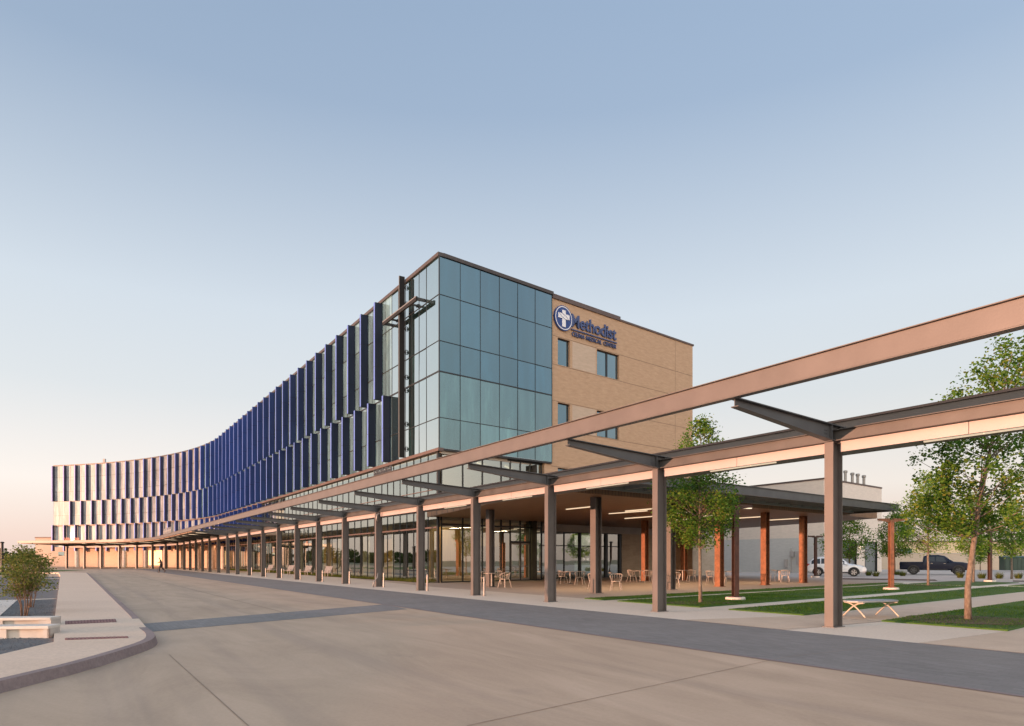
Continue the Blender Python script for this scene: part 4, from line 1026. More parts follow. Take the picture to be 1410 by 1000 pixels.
TBL = [(677, 808.5, 'round table in front of the rust lit column near the glass doors', [(695, 809, 'right of'), (684.5, 804.5, 'behind'), (667, 806.5, 'left of')], 'the table by the glass doors'),
       (785, 804, 'round table by the dark windows of the rear wing', [(774.5, 804, 'left of'), (798.5, 805.5, 'right of')], 'the table by the dark windows'),
       (881.5, 801.5, 'round table by the limestone wall', [(870, 801.5, 'left of'), (891.5, 802.5, 'right of')], 'the table by the limestone wall'),
       (940, 800, 'round table behind the small tree trunk on the left', [(929.5, 808, 'in front of'), (952, 801, 'right of')], 'the table behind the small tree'),
       (992, 803, 'round table half hidden by the third rust column', [(979, 804.5, 'left of'), (1004, 805, 'right of')], 'the table by the third rust column'),
       (1073, 800.5, 'round table between the two right hand rust columns', [(1064, 801, 'left of'), (1081, 802, 'right of')], 'the table between the right hand rust columns')]
for u, v, lab, chs, nm in TBL:
    table(u, v, lab); c = gp(u, v)
    for cu_, cv_, side in chs: chairat(cu_, cv_, c, 'pale metal tub chair %s %s' % (side, nm))
chairat(818, 812.5, gp(833, 810), 'pale metal tub chair alone just left of the first patio column')
chairat(848.5, 813.5, gp(833, 818), 'pale metal tub chair alone just right of the first patio column')
# lounge chairs
lo = None
for i, (s, lb) in enumerate(((48.3, 'tenth and eleventh'), (54.2, 'eleventh and twelfth'), (60.2, 'twelfth and thirteenth'), (68.5, 'fourteenth and fifteenth'))):
    lb = 'white slatted lounge chair by the lobby glass between the %s canopy columns' % lb; loc = CP(s, 4.35, .006); rz = math.atan2(D[1], D[0])+2.3
    if lo is None:
        lo = thing('lounge_chair', lb, 'lounge chair', loc, rz, 'white lounge chairs by the lobby glass')
        b = MB()
        for i2 in range(5): b.hexa([(-.05, -.36+.15*i2, .36), (.6, -.36+.15*i2, .42), (.6, -.24+.15*i2, .42), (-.05, -.24+.15*i2, .36), (-.05, -.36+.15*i2, .385), (.6, -.36+.15*i2, .445), (.6, -.24+.15*i2, .445), (-.05, -.24+.15*i2, .385)])
        b.build('seat', M['white'], lo); b = MB()
        for i2 in range(5): b.hexa([(-.05, -.36+.15*i2, .36), (-.02, -.36+.15*i2, .38), (-.02, -.24+.15*i2, .38), (-.05, -.24+.15*i2, .36), (-.5, -.36+.15*i2, 1.02), (-.47, -.36+.15*i2, 1.04), (-.47, -.24+.15*i2, 1.04), (-.5, -.24+.15*i2, 1.02)])
        b.build('backrest', M['white'], lo)
        for sy in (-.42, .36):
            MB().box((-.35, sy, .58), (.95, 0, 0), (0, .1, 0), (0, 0, .03)).build('armrest', M['white'], lo)
            for sx in (.5, -.3): MB().box((sx, sy+.02, 0), (.06, 0, 0), (0, .04, 0), (0, 0, .58)).build('leg', M['white'], lo)
    else: dup(lo, loc, rz, lb)
for o in [o for o in COL.objects if o.name.startswith('lounge_chair')]: o.scale = (.86, .86, .86)
# concrete seat blocks
def seat_block(pa, pb, dep, h, label):
    pa, pb = V((*pa, 0)), V((*pb, 0)); t = (pb-pa).normalized(); n = V((-t.y, t.x, 0)); L_ = (pb-pa).length
    o = thing('seat_block', label, 'seat block', pa)
    b = MB(); b.box(V((0, 0, h-.055)), t*L_, n*dep, Z3*.055); b.build('top', M['concrete_lt'], o, bevel=.008)
    b = MB(); k = 0.0
    b.box(n*.07, t*L_, n*(dep-.09), Z3*(h-.055)); 
    while k < L_: b.box(V((0, 0, 0))+t*k+n*.015, t*min(.13, L_-k), n*.055, Z3*(h-.055)); k += .80
    b.box(t*(L_-.10)+n*.015, t*.10, n*.055, Z3*(h-.0551)); b.build('body', M['concrete'], o)
    return o
e_ = gp(66.5, 879, .05); seat_block((e_[0]-3.2, e_[1]-.42), e_, .42, .27, 'low pale concrete seat block nearest the camera on the gravel')
e_ = gp(69.5, 866, .05); seat_block((e_[0]-3.4, e_[1]-.45), (e_[0], e_[1]), .42, .28, 'low pale concrete seat block just behind the nearer one')
# dark red warning plates
def plate(ps, label):
    c = sum((V((*p, 0)) for p in ps), V((0, 0, 0)))/4; o = thing('warning_plate', label, 'paving plate', (c.x, c.y, .12))
    q = [V((*p, 0))-c for p in ps]
    MB().poly([(p.x, p.y) for p in q], 0, .006).build('plate', M['red_tile'], o)
    b = MB(); b2 = MB(); a, bb, cc, d = q; nu, nv = 16, 2
    for i in range(nu):
        for j in range(nv):
            u, v = (i+.5)/nu, (j+.5)/nv; p = (a*(1-u)+bb*u)*(1-v)+(d*(1-u)+cc*u)*v; du = (bb-a)/nu*.36; dv = (d-a)/nv*.36
            b.hexa([p-du-dv+Z3*.006, p+du-dv+Z3*.006, p+du+dv+Z3*.006, p-du+dv+Z3*.006, p-du*.7-dv*.7+Z3*.013, p+du*.7-dv*.7+Z3*.013, p+du*.7+dv*.7+Z3*.013, p-du*.7+dv*.7+Z3*.013])
    b.build('studs', mat('worn_tile', (0.24, 0.13, 0.115), 0.8, 0, .2), o)
plate([gp(89.7, 860, .12), gp(160.6, 856.8, .12), gp(159, 852.6, .12), gp(89.7, 855.5, .12)], 'wider dark red studded warning plate across the left pavement')
plate([gp(89.5, 881.6, .12), gp(177, 878.6, .12), gp(176, 876.6, .12), gp(89.5, 879, .12)], 'narrow dark red studded warning plate nearest the kerb tip')

# ================================================================ TREES
def crown_mesh(name, centre_fn, nclump, per, leaf, spread, m, parent, squash=1.0):
    C = np.array([centre_fn() for _ in range(nclump)]); n = nclump*per
    c = np.repeat(C, per, 0)+rng.normal(0, spread, (n, 3))*np.array([1, 1, squash])
    a = rng.normal(size=(n, 3)); a /= np.linalg.norm(a, axis=1)[:, None]; a[:, 2] *= .6
    b = np.cross(a, rng.normal(size=(n, 3))); b /= np.linalg.norm(b, axis=1)[:, None]
    l = leaf*rng.uniform(.45, 1.4, n)[:, None]
    v = np.stack([c-a*l*.5, c+b*l*.36, c+a*l*.55, c-b*l*.36], 1).reshape(-1, 3)
    return np_mesh(name, v, np.arange(4*n).reshape(-1, 4), m, parent), C
def tree(x, y, H, cb, Rm, prof, label, nclump, per, leaf, trunk_r, m='leaf', bark='bark', group=None, lean=(0, 0), lop=0.25, spread=.14, cat='tree', name='young_tree', stems=1, mulch=None):
    t = thing(name, label, cat, (x, y, .0), 0, group); r = random.Random(int(x*100)+7)
    ph = [r.uniform(0, 6.28) for _ in range(4)]
    def cen():
        while True:
            u = r.random(); z = cb+(H-cb)*u; rad = Rm*prof(u); a = r.uniform(0, 6.283)
            rad *= 1+lop*math.sin(a*2+ph[0]+u*4)+lop*.8*math.sin(a*3+ph[1]-u*7)
            k = math.sqrt(r.random())**.8; 
            if rad <= 0.02: rad = .05
            if r.random() < prof(u)+.15: return (rad*k*math.cos(a)+lean[0]*u, rad*k*math.sin(a)+lean[1]*u, z)
    o, C = crown_mesh('crown', cen, nclump, per, leaf, spread, M[m], t)
    b = MB(); top = (lean[0]*.85, lean[1]*.85, cb+(H-cb)*.9)
    if stems == 1:
        pts = [(0, 0, -.05), (r.uniform(-.02, .02), 0, .12*H), (lean[0]*.12+r.uniform(-.03, .03), r.uniform(-.03, .03), cb*.8), (lean[0]*.22+r.uniform(-.03, .03), 0, cb+(H-cb)*.15), (lean[0]*.48, lean[1]*.45, cb+(H-cb)*.48), top]
        b.tube(pts, [trunk_r*1.25, trunk_r, trunk_r*.88, trunk_r*.75, trunk_r*.45, .008], 10)
    else:
        for k in range(stems):
            a = 6.283*k/stems+.4; q = .32*Rm
            b.tube([(.05*math.cos(a), .05*math.sin(a), -.03), (.09*math.cos(a)+.02, .09*math.sin(a), cb*.5), (q*math.cos(a)*.8, q*math.sin(a)*.8, cb), (q*1.7*math.cos(a), q*1.7*math.sin(a), cb+(H-cb)*.6)], [trunk_r, trunk_r*.8, trunk_r*.65, .006], 7)
    idx = r.sample(range(len(C)), min(len(C), 90))
    for i in idx:
        c = C[i]; z0 = max(cb*.92, c[2]-(.25+.5*math.hypot(c[0], c[1]))); u = (z0-cb)/(H-cb)
        s = V((lean[0]*max(0, u), lean[1]*max(0, u), z0)); e = V(c); mid = (s+e)/2+V((0, 0, -.05))
        if stems > 1: s = V((c[0]*.35, c[1]*.35, z0*.8))
        k_ = r.uniform(.14, .30); b.tube([s, mid, e], [trunk_r*k_, trunk_r*k_*.6, .003], 5, cap=False)
    b.build('trunk', M[bark], t, smooth=True)
    if mulch: 
        k = 26; MB().sheet([(mulch*(1+.1*math.sin(3*a+ph[2])+.06*math.sin(7*a))*math.cos(a), mulch*.8*(1+.1*math.sin(2*a+ph[3]))*math.sin(a)) for a in np.linspace(0, 6.283, k)[:-1]], .042).build('mulch_ring', M['mulch'], t)
    return t
ovoid = lambda u: max(0.0, math.sin(math.pi*min(1, (u*.92+.08)**.75)))**.75
cone = lambda u: max(0.03, (1-u)**.55*min(1, (u+.12)*4))
TG = 'young trees on the lawns'
x, y = gp(964.5, 831.5); tree(x, y, 6.0, 1.95, 1.15, lambda u: (min(1, (u+.25)*2.2) if u < .35 else max(.10, 1.05-1.45*(u-.42)) if u > .42 else 1.05), 'young tree in the nearest narrow lawn left of the lamp post', 260, 58, .082, .055, 'leaf', 'bark', TG, mulch=1.1, spread=.13)
x, y = gp(1333, 855.5); tree(x, y, 6.75, 2.15, 1.6, lambda u: (min(1, (u+.22)*3) if u < .5 else max(.14, 1-1.5*(u-.5))), 'largest young tree with pale trunk in the nearest lawn at right', 300, 66, .08, .066, 'leaf', 'bark', TG, lean=(1.15, -.1), mulch=1.5, spread=.11)
x, y = gp(1278, 807); tree(x, y, 6.3, 2.0, 1.55, ovoid, 'bright green young tree in front of the dark pickup', 160, 52, .095, .058, 'leaf2', 'bark', TG, mulch=1.0, spread=.17)
tree(37.4, 66, 6.1, 1.9, 1.75, ovoid, 'small tree in front of the grey roller door', 200, 34, .15, .08, 'leaf', 'bark_dk', TG, spread=.2)
tree(33.0, 66, 5.9, 1.7, 2.35, ovoid, 'bushy tree behind the white car', 190, 34, .16, .08, 'leaf', 'bark_dk', TG, spread=.22)
x, y = gp(1393, 797.5); tree(x, y, 5.9, 1.9, 1.5, ovoid, 'young tree at the right edge in front of the green container', 240, 36, .13, .07, 'leaf2', 'bark', TG, spread=.17)
x, y = gp(1340.5, 802.5); tree(x, y, 5.6, 1.9, 1.3, ovoid, 'slim young tree right behind the largest trunk', 180, 34, .12, .06, 'leaf2', 'bark', TG, spread=.16)
tree(61.0, 88, 4.4, 1.2, 1.3, ovoid, 'little tree against the tan wall at right', 110, 30, .16, .05, 'leaf2', 'bark_dk', TG, spread=.2)
# left shrubs
x, y = gp(33, 848.5, .05); tree(x, y, 1.78, .62, .66, ovoid, 'multi stemmed shrub standing in the gravel behind the seat blocks', 105, 38, .055, .016, 'leaf_shrub', 'bark_dk', None, lop=.38, spread=.075, cat='shrub', name='shrub', stems=5)
x, y = gp(42, 836.5, .05); tree(x, y, 1.75, .6, .62, ovoid, 'second multi stemmed shrub farther back partly hidden by the first', 75, 36, .055, .016, 'leaf_shrub', 'bark_dk', None, spread=.085, cat='shrub', name='shrub', stems=4)
# low plants round the parking edge
for i, (u, v, lb) in enumerate(((1196, 793, 'by the grey roller door'), (1206, 794, 'left of the orange post'), (1236, 792, 'just right of the orange post'), (1243, 793.5, 'second right of the orange post'), (1322, 796, 'below the pickup front wheel'), (1352, 797, 'left of the far dark post'), (1376, 797, 'right of the far dark post'), (1402, 797, 'at the right edge'))):
    x, y = gp(u, v); o = thing('low_plant', 'small tufted plant %s beside the parking' % lb, 'plant', (x, y, 0), 0, 'small plants along the parking edge')
    n = 160; a = rng.uniform(0, 6.28, n); rr = rng.uniform(0, .2, n); h = rng.uniform(.25, .6, n); bs = np.stack([rr*np.cos(a), rr*np.sin(a), np.zeros(n)], 1); tp = np.stack([(rr+.25)*np.cos(a), (rr+.25)*np.sin(a), h], 1); sd = np.stack([-np.sin(a), np.cos(a), np.zeros(n)], 1)*.02
    np_mesh('foliage', np.stack([bs-sd, bs+sd, tp], 1).reshape(-1, 3), np.arange(3*n).reshape(-1, 3), M['liriope'], o)
# distant tree line (also what the lobby glass mirrors)
def treeline():
    C = []; r = random.Random(3)
    for k in range(4200):
        ang = r.uniform(1.2, 5.2); d = r.uniform(300, 345)+20*math.sin(ang*3)
        h = 4.6+1.5*math.sin(ang*19)+1.2*math.sin(ang*43+1)+.8*math.sin(ang*91)
        if 3.2 < ang < 4.0: h *= .45
        C.append((d*math.cos(ang), d*math.sin(ang), r.random()*h))
    C = np.array(C); per = 16; n = len(C)*per
    c = np.repeat(C, per, 0)+np.clip(rng.normal(0, 1.0, (n, 3)), -1.6, 1.6)*np.array([1.6, 1.6, .5]); c[:, 2] = np.abs(c[:, 2])
    a = rng.normal(size=(n, 3)); a /= np.linalg.norm(a, axis=1)[:, None]; b = np.cross(a, rng.normal(size=(n, 3))); b /= np.linalg.norm(b, axis=1)[:, None]
    l = rng.uniform(.5, 1.1, n)[:, None]; v = np.stack([c-a*l, c+b*l*.8, c+a*l, c-b*l*.8], 1).reshape(-1, 3)
    return np_mesh('treeline', v, np.arange(4*n).reshape(-1, 4), M['leaf_far'])
tag(treeline(), 'far dark line of trees on the flat horizon', 'tree line', kind='stuff')

# ================================================================ FAR BUILDINGS
ub = thing('utility_building', 'pale precast utility building with grey doors and roof flues', 'building', (33.7, 73.0, 0))
ubc = V((33.7, 73.0, 0))
def up(mb, name, m, parent=None):
    mb.v = [(a-33.7, b-73.0, c) for a, b, c in mb.v]; return mb.build(name, m, parent or ub)
HU = 10.15
def ubox(t0, t1, q0, q1, z0, z1): return MB().box(ubc+E3*t0+Q3*q0+Z3*z0, E3*(t1-t0), Q3*(q1-q0), Z3*(z1-z0))
DL = D3
b = MB()
def uwall(b, p0, dirv, L_, z0, z1, holes):
    xs = sorted({0, L_, *[h[0] for h in holes], *[h[1] for h in holes]}); zs = sorted({z0, z1, *[h[2] for h in holes], *[h[3] for h in holes]})
    for i in range(len(xs)-1):
        for j in range(len(zs)-1):
            xc, zc = (xs[i]+xs[i+1])/2, (zs[j]+zs[j+1])/2
            if any(h[0] < xc < h[1] and h[2] < zc < h[3] for h in holes): continue
            b.quad(*[p0+dirv*x+Z3*z for x, z in ((xs[i], zs[j]), (xs[i+1], zs[j]), (xs[i+1], zs[j+1]), (xs[i], zs[j+1]))])
dh = [(4.3, 8.0, 0, 3.5), (10.4, 13.7, 0, 3.5)]
uwall(b, ubc, E3, 15.1, 0, HU, dh)
b.quad(ubc+D3*32+Z3*3.9, ubc+Z3*3.9, ubc+Z3*HU, ubc+D3*32+Z3*HU)
p = ubc+E3*15.1; b.quad(p, p+D3*32, p+D3*32+Z3*HU, p+Z3*HU); b.quad(ubc+Z3*(HU-.3), p+Z3*(HU-.3), p+D3*32+Z3*(HU-.3), ubc+D3*32+Z3*(HU-.3))
up(b, 'wall', M['precast'])
b = MB(); b.quad(ubc+D3*32, ubc, ubc+Z3*3.9, ubc+D3*32+Z3*3.9); up(b, 'lower_wall', M['precast_grey'])
b = MB(); b.box(ubc-E3*.06-D3*.06+Z3*HU, E3*15.2, D3*.4, Z3*.18); b.box(ubc-E3*.06+D3*.34+Z3*HU, E3*.4, D3*31.6, Z3*.18); up(b, 'coping', M['trim'])
for h in dh:
    b = MB(); b.box(ubc+E3*h[0]+D3*.22, E3*(h[1]-h[0]), D3*.06, Z3*3.5)
    for z in np.arange(.4, 3.4, .42): b.box(ubc+E3*h[0]+D3*.205+Z3*z, E3*(h[1]-h[0]), D3*.015, Z3*.04)
    d = up(b, 'roller_door', mat('door_grey', (0.17, 0.19, 0.20), 0.5, 0, .1))
    b = MB(); 
    for x in (h[0]-.08, h[1]): b.box(ubc+E3*x-D3*.03, E3*.08, D3*.2, Z3*3.6)
    b.box(ubc+E3*(h[0]-.08)-D3*.03+Z3*3.5, E3*(h[1]-h[0]+.16), D3*.2, Z3*.12); up(b, 'door_frame', M['mullion'], d)
for u, yt in ((1164, 648), (1173.6, 651), (1181, 652.4), (1189.5, 654.5)):
    Y = 82; x = (u-U0)/FOC*Y; zt = EYE+(HV-yt)/FOC*Y
    b = MB().lathe((x, Y, HU-.2), [(.16, 0), (.16, zt-HU-.1)], 12); b.lathe((x, Y, zt-.32), [(.17, 0), (.24, .06), (.24, .26), (.17, .32)], 12); up(b, 'flue', M['silver'])
for k, (w, h, z) in enumerate(((.6, 1.5, .9), (.5, .6, 1.8), (.35, .9, .6))):
    up(MB().box(ubc+D3*(2.6+k*.9)-E3*.28+Z3*z, D3*w, E3*.28, Z3*h), 'meter_box', M['grey_fascia'])
up(MB().tube([ubc+D3*3.9-E3*.1+Z3*.1, ubc+D3*3.9-E3*.1+Z3*2.8], .05, 6), 'conduit', M['grey_fascia'])
up(MB().cbox(ubc+E3*8.9-D3*.16+Z3*2.9, .5, .3, .25, E3, D3), 'wall_lamp', M['light'])
# stone screen between rear wing and yard
fb_ = thing('storage_building', 'long cream far building with grey window openings behind the pickup', 'building', (75, 118, 0))
def bp(mb, name, m, parent=None): return mb.build(name, m, parent or fb_)
b = MB().box((-9, 0, 0), (75, -8, 0), (.8, 8, 0), (0, 0, 4.55)); bp(b, 'wall', M['yellow_wall'])
bp(MB().box((-9.2, -.25, 4.55), (75.3, -8.03, 0), (.8, 8, 0), (0, 0, .2)), 'roof_edge', M['trim'])
for k in (1.2, 18, 22, 30, 34, 40):
    d = V((75, -8, 0)).normalized(); n = V((d.y, -d.x, 0))
    w = bp(MB().box(V((-9, 0, 1.9))+d*k+n*.0-n*-.02, d*2.4, n*.06, Z3*1.5), 'window', M['mullion']); bp(MB().box(V((-9, 0, 2.0))+d*(k+.1)+n*.07, d*2.2, n*.02, Z3*1.3), 'pane', M['glass'], w)
t = thing('screen_wall', 'tan block screen wall across the back of the parking', 'wall', (60, 98, 0))
MB().box((-6, 3, 0), (75, -16, 0), (.06, .3, 0), (0, 0, 2.35)).build('wall', M['tan_wall'], t); MB().box((-6.1, 2.93, 2.35), (75.2, -16.04, 0), (.1, .45, 0), (0, 0, .1)).build('coping', M['concrete'], t)
gx, gy = (1400-U0)/FOC*84, 84
t = thing('waste_container', 'dark green ribbed container at the right edge of the parking', 'container', (gx, gy, 0), -.25)
MB().box((-1.6, -.8, .15), (3.2, 0, 0), (0, 1.6, 0), (0, 0, 1.5)).build('body', M['greenbox'], t); MB().hexa([(-1.65, -.85, 1.65), (1.65, -.85, 1.65), (1.65, .85, 1.65), (-1.65, .85, 1.65), (-1.6, -.7, 1.8), (1.6, -.7, 1.8), (1.6, .8, 1.95), (-1.6, .8, 1.95)]).build('lid', M['greenbox'], t)
b = MB()
for k in range(8): b.box((-1.5+k*.42, -.84, .2), (.08, 0, 0), (0, .04, 0), (0, 0, 1.4))
b.build('ribs', M['greenbox'], t)
# low wing at the far left
ax = thing('annex_building', 'low warm stone annex at the far left behind the canopy end', 'building', (-98, 141, 0))
MB().poly([(-1.5, 0), (30, -2), (30, 18), (-1.5, 20)], 0, 6.0).build('wall', M['stone_warm'], ax); MB().poly([(-1.6, -.1), (30.1, -2.1), (30.1, 18.1), (-1.6, 20.1)], 6.0, 6.22).build('coping', M['trim'], ax)
for k in (3.4, 6.2):
    w = MB().box((k, -.3, 2.2), (1.5, -.1, 0), (0, .3, 0), (0, 0, 1.0)).build('window', M['mullion'], ax); MB().box((k+.1, -.34, 2.3), (1.3, -.087, 0), (0, .03, 0), (0, 0, .8)).build('pane', M['glass'], w)
# ================================================================ VEHICLES
def car(loc, rz, label, kind):
    t = thing('parked_suv' if kind == 'suv' else 'parked_pickup', label, 'car' if kind == 'suv' else 'pickup truck', loc, rz)
    paint = M['carwhite'] if kind == 'suv' else M['carnavy']
    if kind == 'suv':   # x, zbottom, zbelt, zroof, wbottom, wbelt, wroof
        L_, W = 4.75, .94; wx = (-1.42, 1.38); wr = .37
        st = [(-2.36, .55, .85, .95, .66, .70, .60), (-2.30, .38, .95, 1.05, .82, .84, .7), (-2.12, .30, 1.02, 1.30, .90, .88, .70), (-1.75, .28, 1.05, 1.62, .93, .91, .66), (-1.2, .27, 1.04, 1.70, .94, .92, .66), (-.4, .26, 1.02, 1.71, .94, .92, .67), (.2, .26, 1.00, 1.66, .94, .92, .66), (.62, .26, .99, 1.45, .94, .91, .68), (1.02, .27, .98, 1.10, .94, .90, .74), (1.5, .28, .95, 1.02, .93, .88, .72), (2.0, .30, .86, .93, .90, .82, .68), (2.28, .34, .76, .82, .80, .74, .6), (2.38, .45, .66, .70, .66, .6, .5)]
    else:
        L_, W = 5.9, 1.0; wx = (-1.78, 1.88); wr = .43
        st = [(-2.95, .55, 1.18, 1.20, .92, .94, .90), (-2.9, .5, 1.22, 1.24, .97, .97, .93), (-2.0, .48, 1.22, 1.24, .99, .98, .93), (-1.0, .45, 1.22, 1.24, .99, .98, .93), (-.93, .45, 1.22, 1.78, .99, .98, .74), (-.5, .44, 1.22, 1.90, .99, .98, .74), (.3, .44, 1.21, 1.91, .99, .98, .75), (.75, .44, 1.20, 1.82, .99, .97, .75), (1.15, .44, 1.19, 1.48, .99, .96, .78), (1.5, .45, 1.18, 1.26, .99, .95, .82), (2.3, .46, 1.12, 1.20, .98, .92, .80), (2.8, .48, 1.02, 1.08, .94, .88, .76), (2.95, .52, .9, .96, .86, .82, .7)]
    b = MB(); k = 14
    for (x, zb, zl, zr, wb, wl, wrf) in st:
        half = [(0, zb), (wb*.85, zb), (wb, zb+.12), (wb+.0, (zb+zl)/2), (wl, zl), (wrf+.03, zr-.07), (wrf-.08, zr), (0, zr+.02)]
        ring_ = half + [(-y, z) for y, z in half[1:-1][::-1]]
        b.v += [(x, y, z) for y, z in ring_]
    for i in range(len(st)-1):
        for j in range(k): b.f.append((i*k+j, i*k+(j+1) % k, (i+1)*k+(j+1) % k, (i+1)*k+j))
    b.f.append(tuple(range(k-1, -1, -1))); b.f.append(tuple((len(st)-1)*k+j for j in range(k)))
    o = b.build('body', paint, t, smooth=True); md = o.modifiers.new('e', 'EDGE_SPLIT'); md.split_angle = math.radians(38)
    def side_at(x, f):
        for i in range(len(st)-1):
            if st[i][0] <= x <= st[i+1][0]:
                a = (x-st[i][0])/(st[i+1][0]-st[i][0]); q = [st[i][n]+(st[i+1][n]-st[i][n])*a for n in range(7)]
                return (q[5]+(q[6]+.03-q[5])*f, q[2]+(q[3]-.07-q[2])*f)
    wins = ([(-1.95, -1.25), (-1.18, -.12), (-.04, .78)] if kind == 'suv' else [(-.86, -.02), (.06, 1.02)])
    for sgn in (-1, 1):
        for x0, x1 in wins:
            b = MB(); n = 5; g = []
            for i in range(n):
                xa, xb = x0+(x1-x0)*i/n, x0+(x1-x0)*(i+1)/n; qs = []
                for x, f in ((xa, .10), (xb, .10), (xb, .88), (xa, .88)):
                    y, z = side_at(x, f); qs.append((x, sgn*(y+.008), z))
                b.quad(*(qs if sgn < 0 else qs[::-1]))
            b.build('side_window', M['carglass'], t)
        for x in wx:
            a = MB(); n0 = 18; c = (x, sgn*(W-.02), wr)
            for i in range(n0):
                t0, t1 = math.pi*(-.12+1.24*i/n0), math.pi*(-.12+1.24*(i+1)/n0)
                a.quad(*[(x+r_*math.cos(q), sgn*(W+.012), wr+r_*math.sin(q)) for r_, q in ((0.0, t0), (wr+.085, t0), (wr+.085, t1), (0.0, t1))])
            a.build('wheel_arch', M['black'], t)
            wy = MB(); prof = [(wr*.62, -.11), (wr*.95, -.11), (wr, -.07), (wr, .07), (wr*.95, .11), (wr*.62, .11)]; kk = 24; n1 = 0
            for r_, q in prof:
                for j in range(kk): a_ = 6.2832*j/kk; wy.v.append((x+r_*math.cos(a_), sgn*(W-.07)+q, wr+r_*math.sin(a_)))
            for i in range(5):
                for j in range(kk): wy.f.append((i*kk+j, i*kk+(j+1) % kk, (i+1)*kk+(j+1) % kk, (i+1)*kk+j))
            ty = wy.build('wheel', M['rubber'], t)
            rm = MB(); yy = sgn*(W+.025)
            for j in range(5):
                a_ = 6.2832*j/5; d_ = (math.cos(a_), math.sin(a_)); p_ = (-d_[1]*.05, d_[0]*.05)
                rm.quad((x+p_[0], yy, wr+p_[1]), (x+d_[0]*wr*.6+p_[0]*.8, yy, wr+d_[1]*wr*.6+p_[1]*.8), (x+d_[0]*wr*.6-p_[0]*.8, yy, wr+d_[1]*wr*.6-p_[1]*.8), (x-p_[0], yy, wr-p_[1]))
            for j in range(24):
                a0, a1 = 6.2832*j/24, 6.2832*(j+1)/24; rm.quad(*[(x+r_*math.cos(q), yy, wr+r_*math.sin(q)) for r_, q in ((wr*.56, a0), (wr*.64, a0), (wr*.64, a1), (wr*.56, a1))])
            rm.build('rim', M['rim'] if kind == 'suv' else M['steel_dark'], ty)
            dk = MB(); 
            for j in range(24):
                a0, a1 = 6.2832*j/24, 6.2832*(j+1)/24; dk.quad(*[(x+r_*math.cos(q), sgn*(W+.01), wr+r_*math.sin(q)) for r_, q in ((0, a0), (wr*.64, a0), (wr*.64, a1), (0, a1))])
            dk.build('hub', M['black'], ty)
        for x in ((-.5, .55) if kind == 'suv' else (-.2, .85)): MB().box((x-.16, sgn*(W+.0)-.012, (.90 if kind == 'suv' else 1.08)), (.16, 0, 0), (0, .024, 0), (0, 0, .03)).build('door_handle', M['chrome'] if kind != 'suv' else paint, t)
        fx = st[-1][0]
        MB().hexa([(fx-.42, sgn*.86, .72 if kind == 'suv' else .92), (fx-.1, sgn*.62, .70 if kind == 'suv' else .90), (fx-.12, sgn*.42, .70 if kind == 'suv' else .90), (fx-.45, sgn*.6, .72 if kind == 'suv' else .92), (fx-.42, sgn*.855, .82 if kind == 'suv' else 1.06), (fx-.06, sgn*.66, .79 if kind == 'suv' else 1.02), (fx-.08, sgn*.42, .79 if kind == 'suv' else 1.02), (fx-.45, sgn*.6, .82 if kind == 'suv' else 1.06)]).build('headlight', M['headlamp'], t)
        rx = st[0][0]; MB().box((rx-.02, sgn*.78-.08, .9), (.28, 0, 0), (0, .16 if sgn < 0 else .12, 0), (0, 0, .2)).build('tail_light', M['taillamp'], t)
        x, z = (.85, 1.05) if kind == 'suv' else (1.08, 1.3)
        MB().cbox((x, sgn*(W+.11), z), .12, .2, .16).build('wing_mirror', paint, t, bevel=.03)
        MB().box((-1.0, sgn*(W+.005)-.01, .30 if kind == 'suv' else .48), (2.0, 0, 0), (0, .03, 0), (0, 0, .1)).build('sill', M['black'], t)
    fx = st[-1][0]
    MB().box((fx-.02, -.5, .5 if kind == 'suv' else .6), (.04, 0, 0), (0, 1.0, 0), (0, 0, .17 if kind == 'suv' else .3)).build('grille', M['black'], t)
    MB().box((fx-.1, -.78, .3 if kind == 'suv' else .44), (.1, 0, 0), (0, 1.56, 0), (0, 0, .13)).build('bumper', M['black'] if kind == 'suv' else M['chrome'], t)
    # windscreen
    i0 = [i for i, s in enumerate(st) if abs(s[0]-(.62 if kind == 'suv' else 1.15)) < .01][0]; b = MB()
    sa, sb, sc_ = st[i0-1], st[i0], st[i0+1]
    b.quad((sa[0]+.1, -sa[6]+.12, sa[3]+.005), (sa[0]+.1, sa[6]-.12, sa[3]+.005), (sb[0], sb[6]-.1, sb[3]+.03), (sb[0], -sb[6]+.1, sb[3]+.03)); b.quad((sb[0], -sb[6]+.1, sb[3]+.03), (sb[0], sb[6]-.1, sb[3]+.03), (sc_[0]-.05, sc_[6]-.1, sc_[3]+.06), (sc_[0]-.05, -sc_[6]+.1, sc_[3]+.06))
    b.build('windscreen', M['carglass'], t)
    if kind != 'suv':
        MB().box((-2.85, -.82, 1.215), (1.8, 0, 0), (0, 1.64, 0), (0, 0, .035)).build('bed_cover', M['black'], t)
    return t
sx, sy = (1151-U0)/FOC*59.5, 59.5
car((sx, sy, .0075), math.atan2(-.42, .9), 'white family car with dark windows parked behind the lawn', 'suv')
tx, ty_ = (1287-U0)/FOC*65.5, 65.5
car((tx, ty_, .0075), math.atan2(-.5, .87), 'dark navy crew cab pickup parked in the lot', 'pickup')
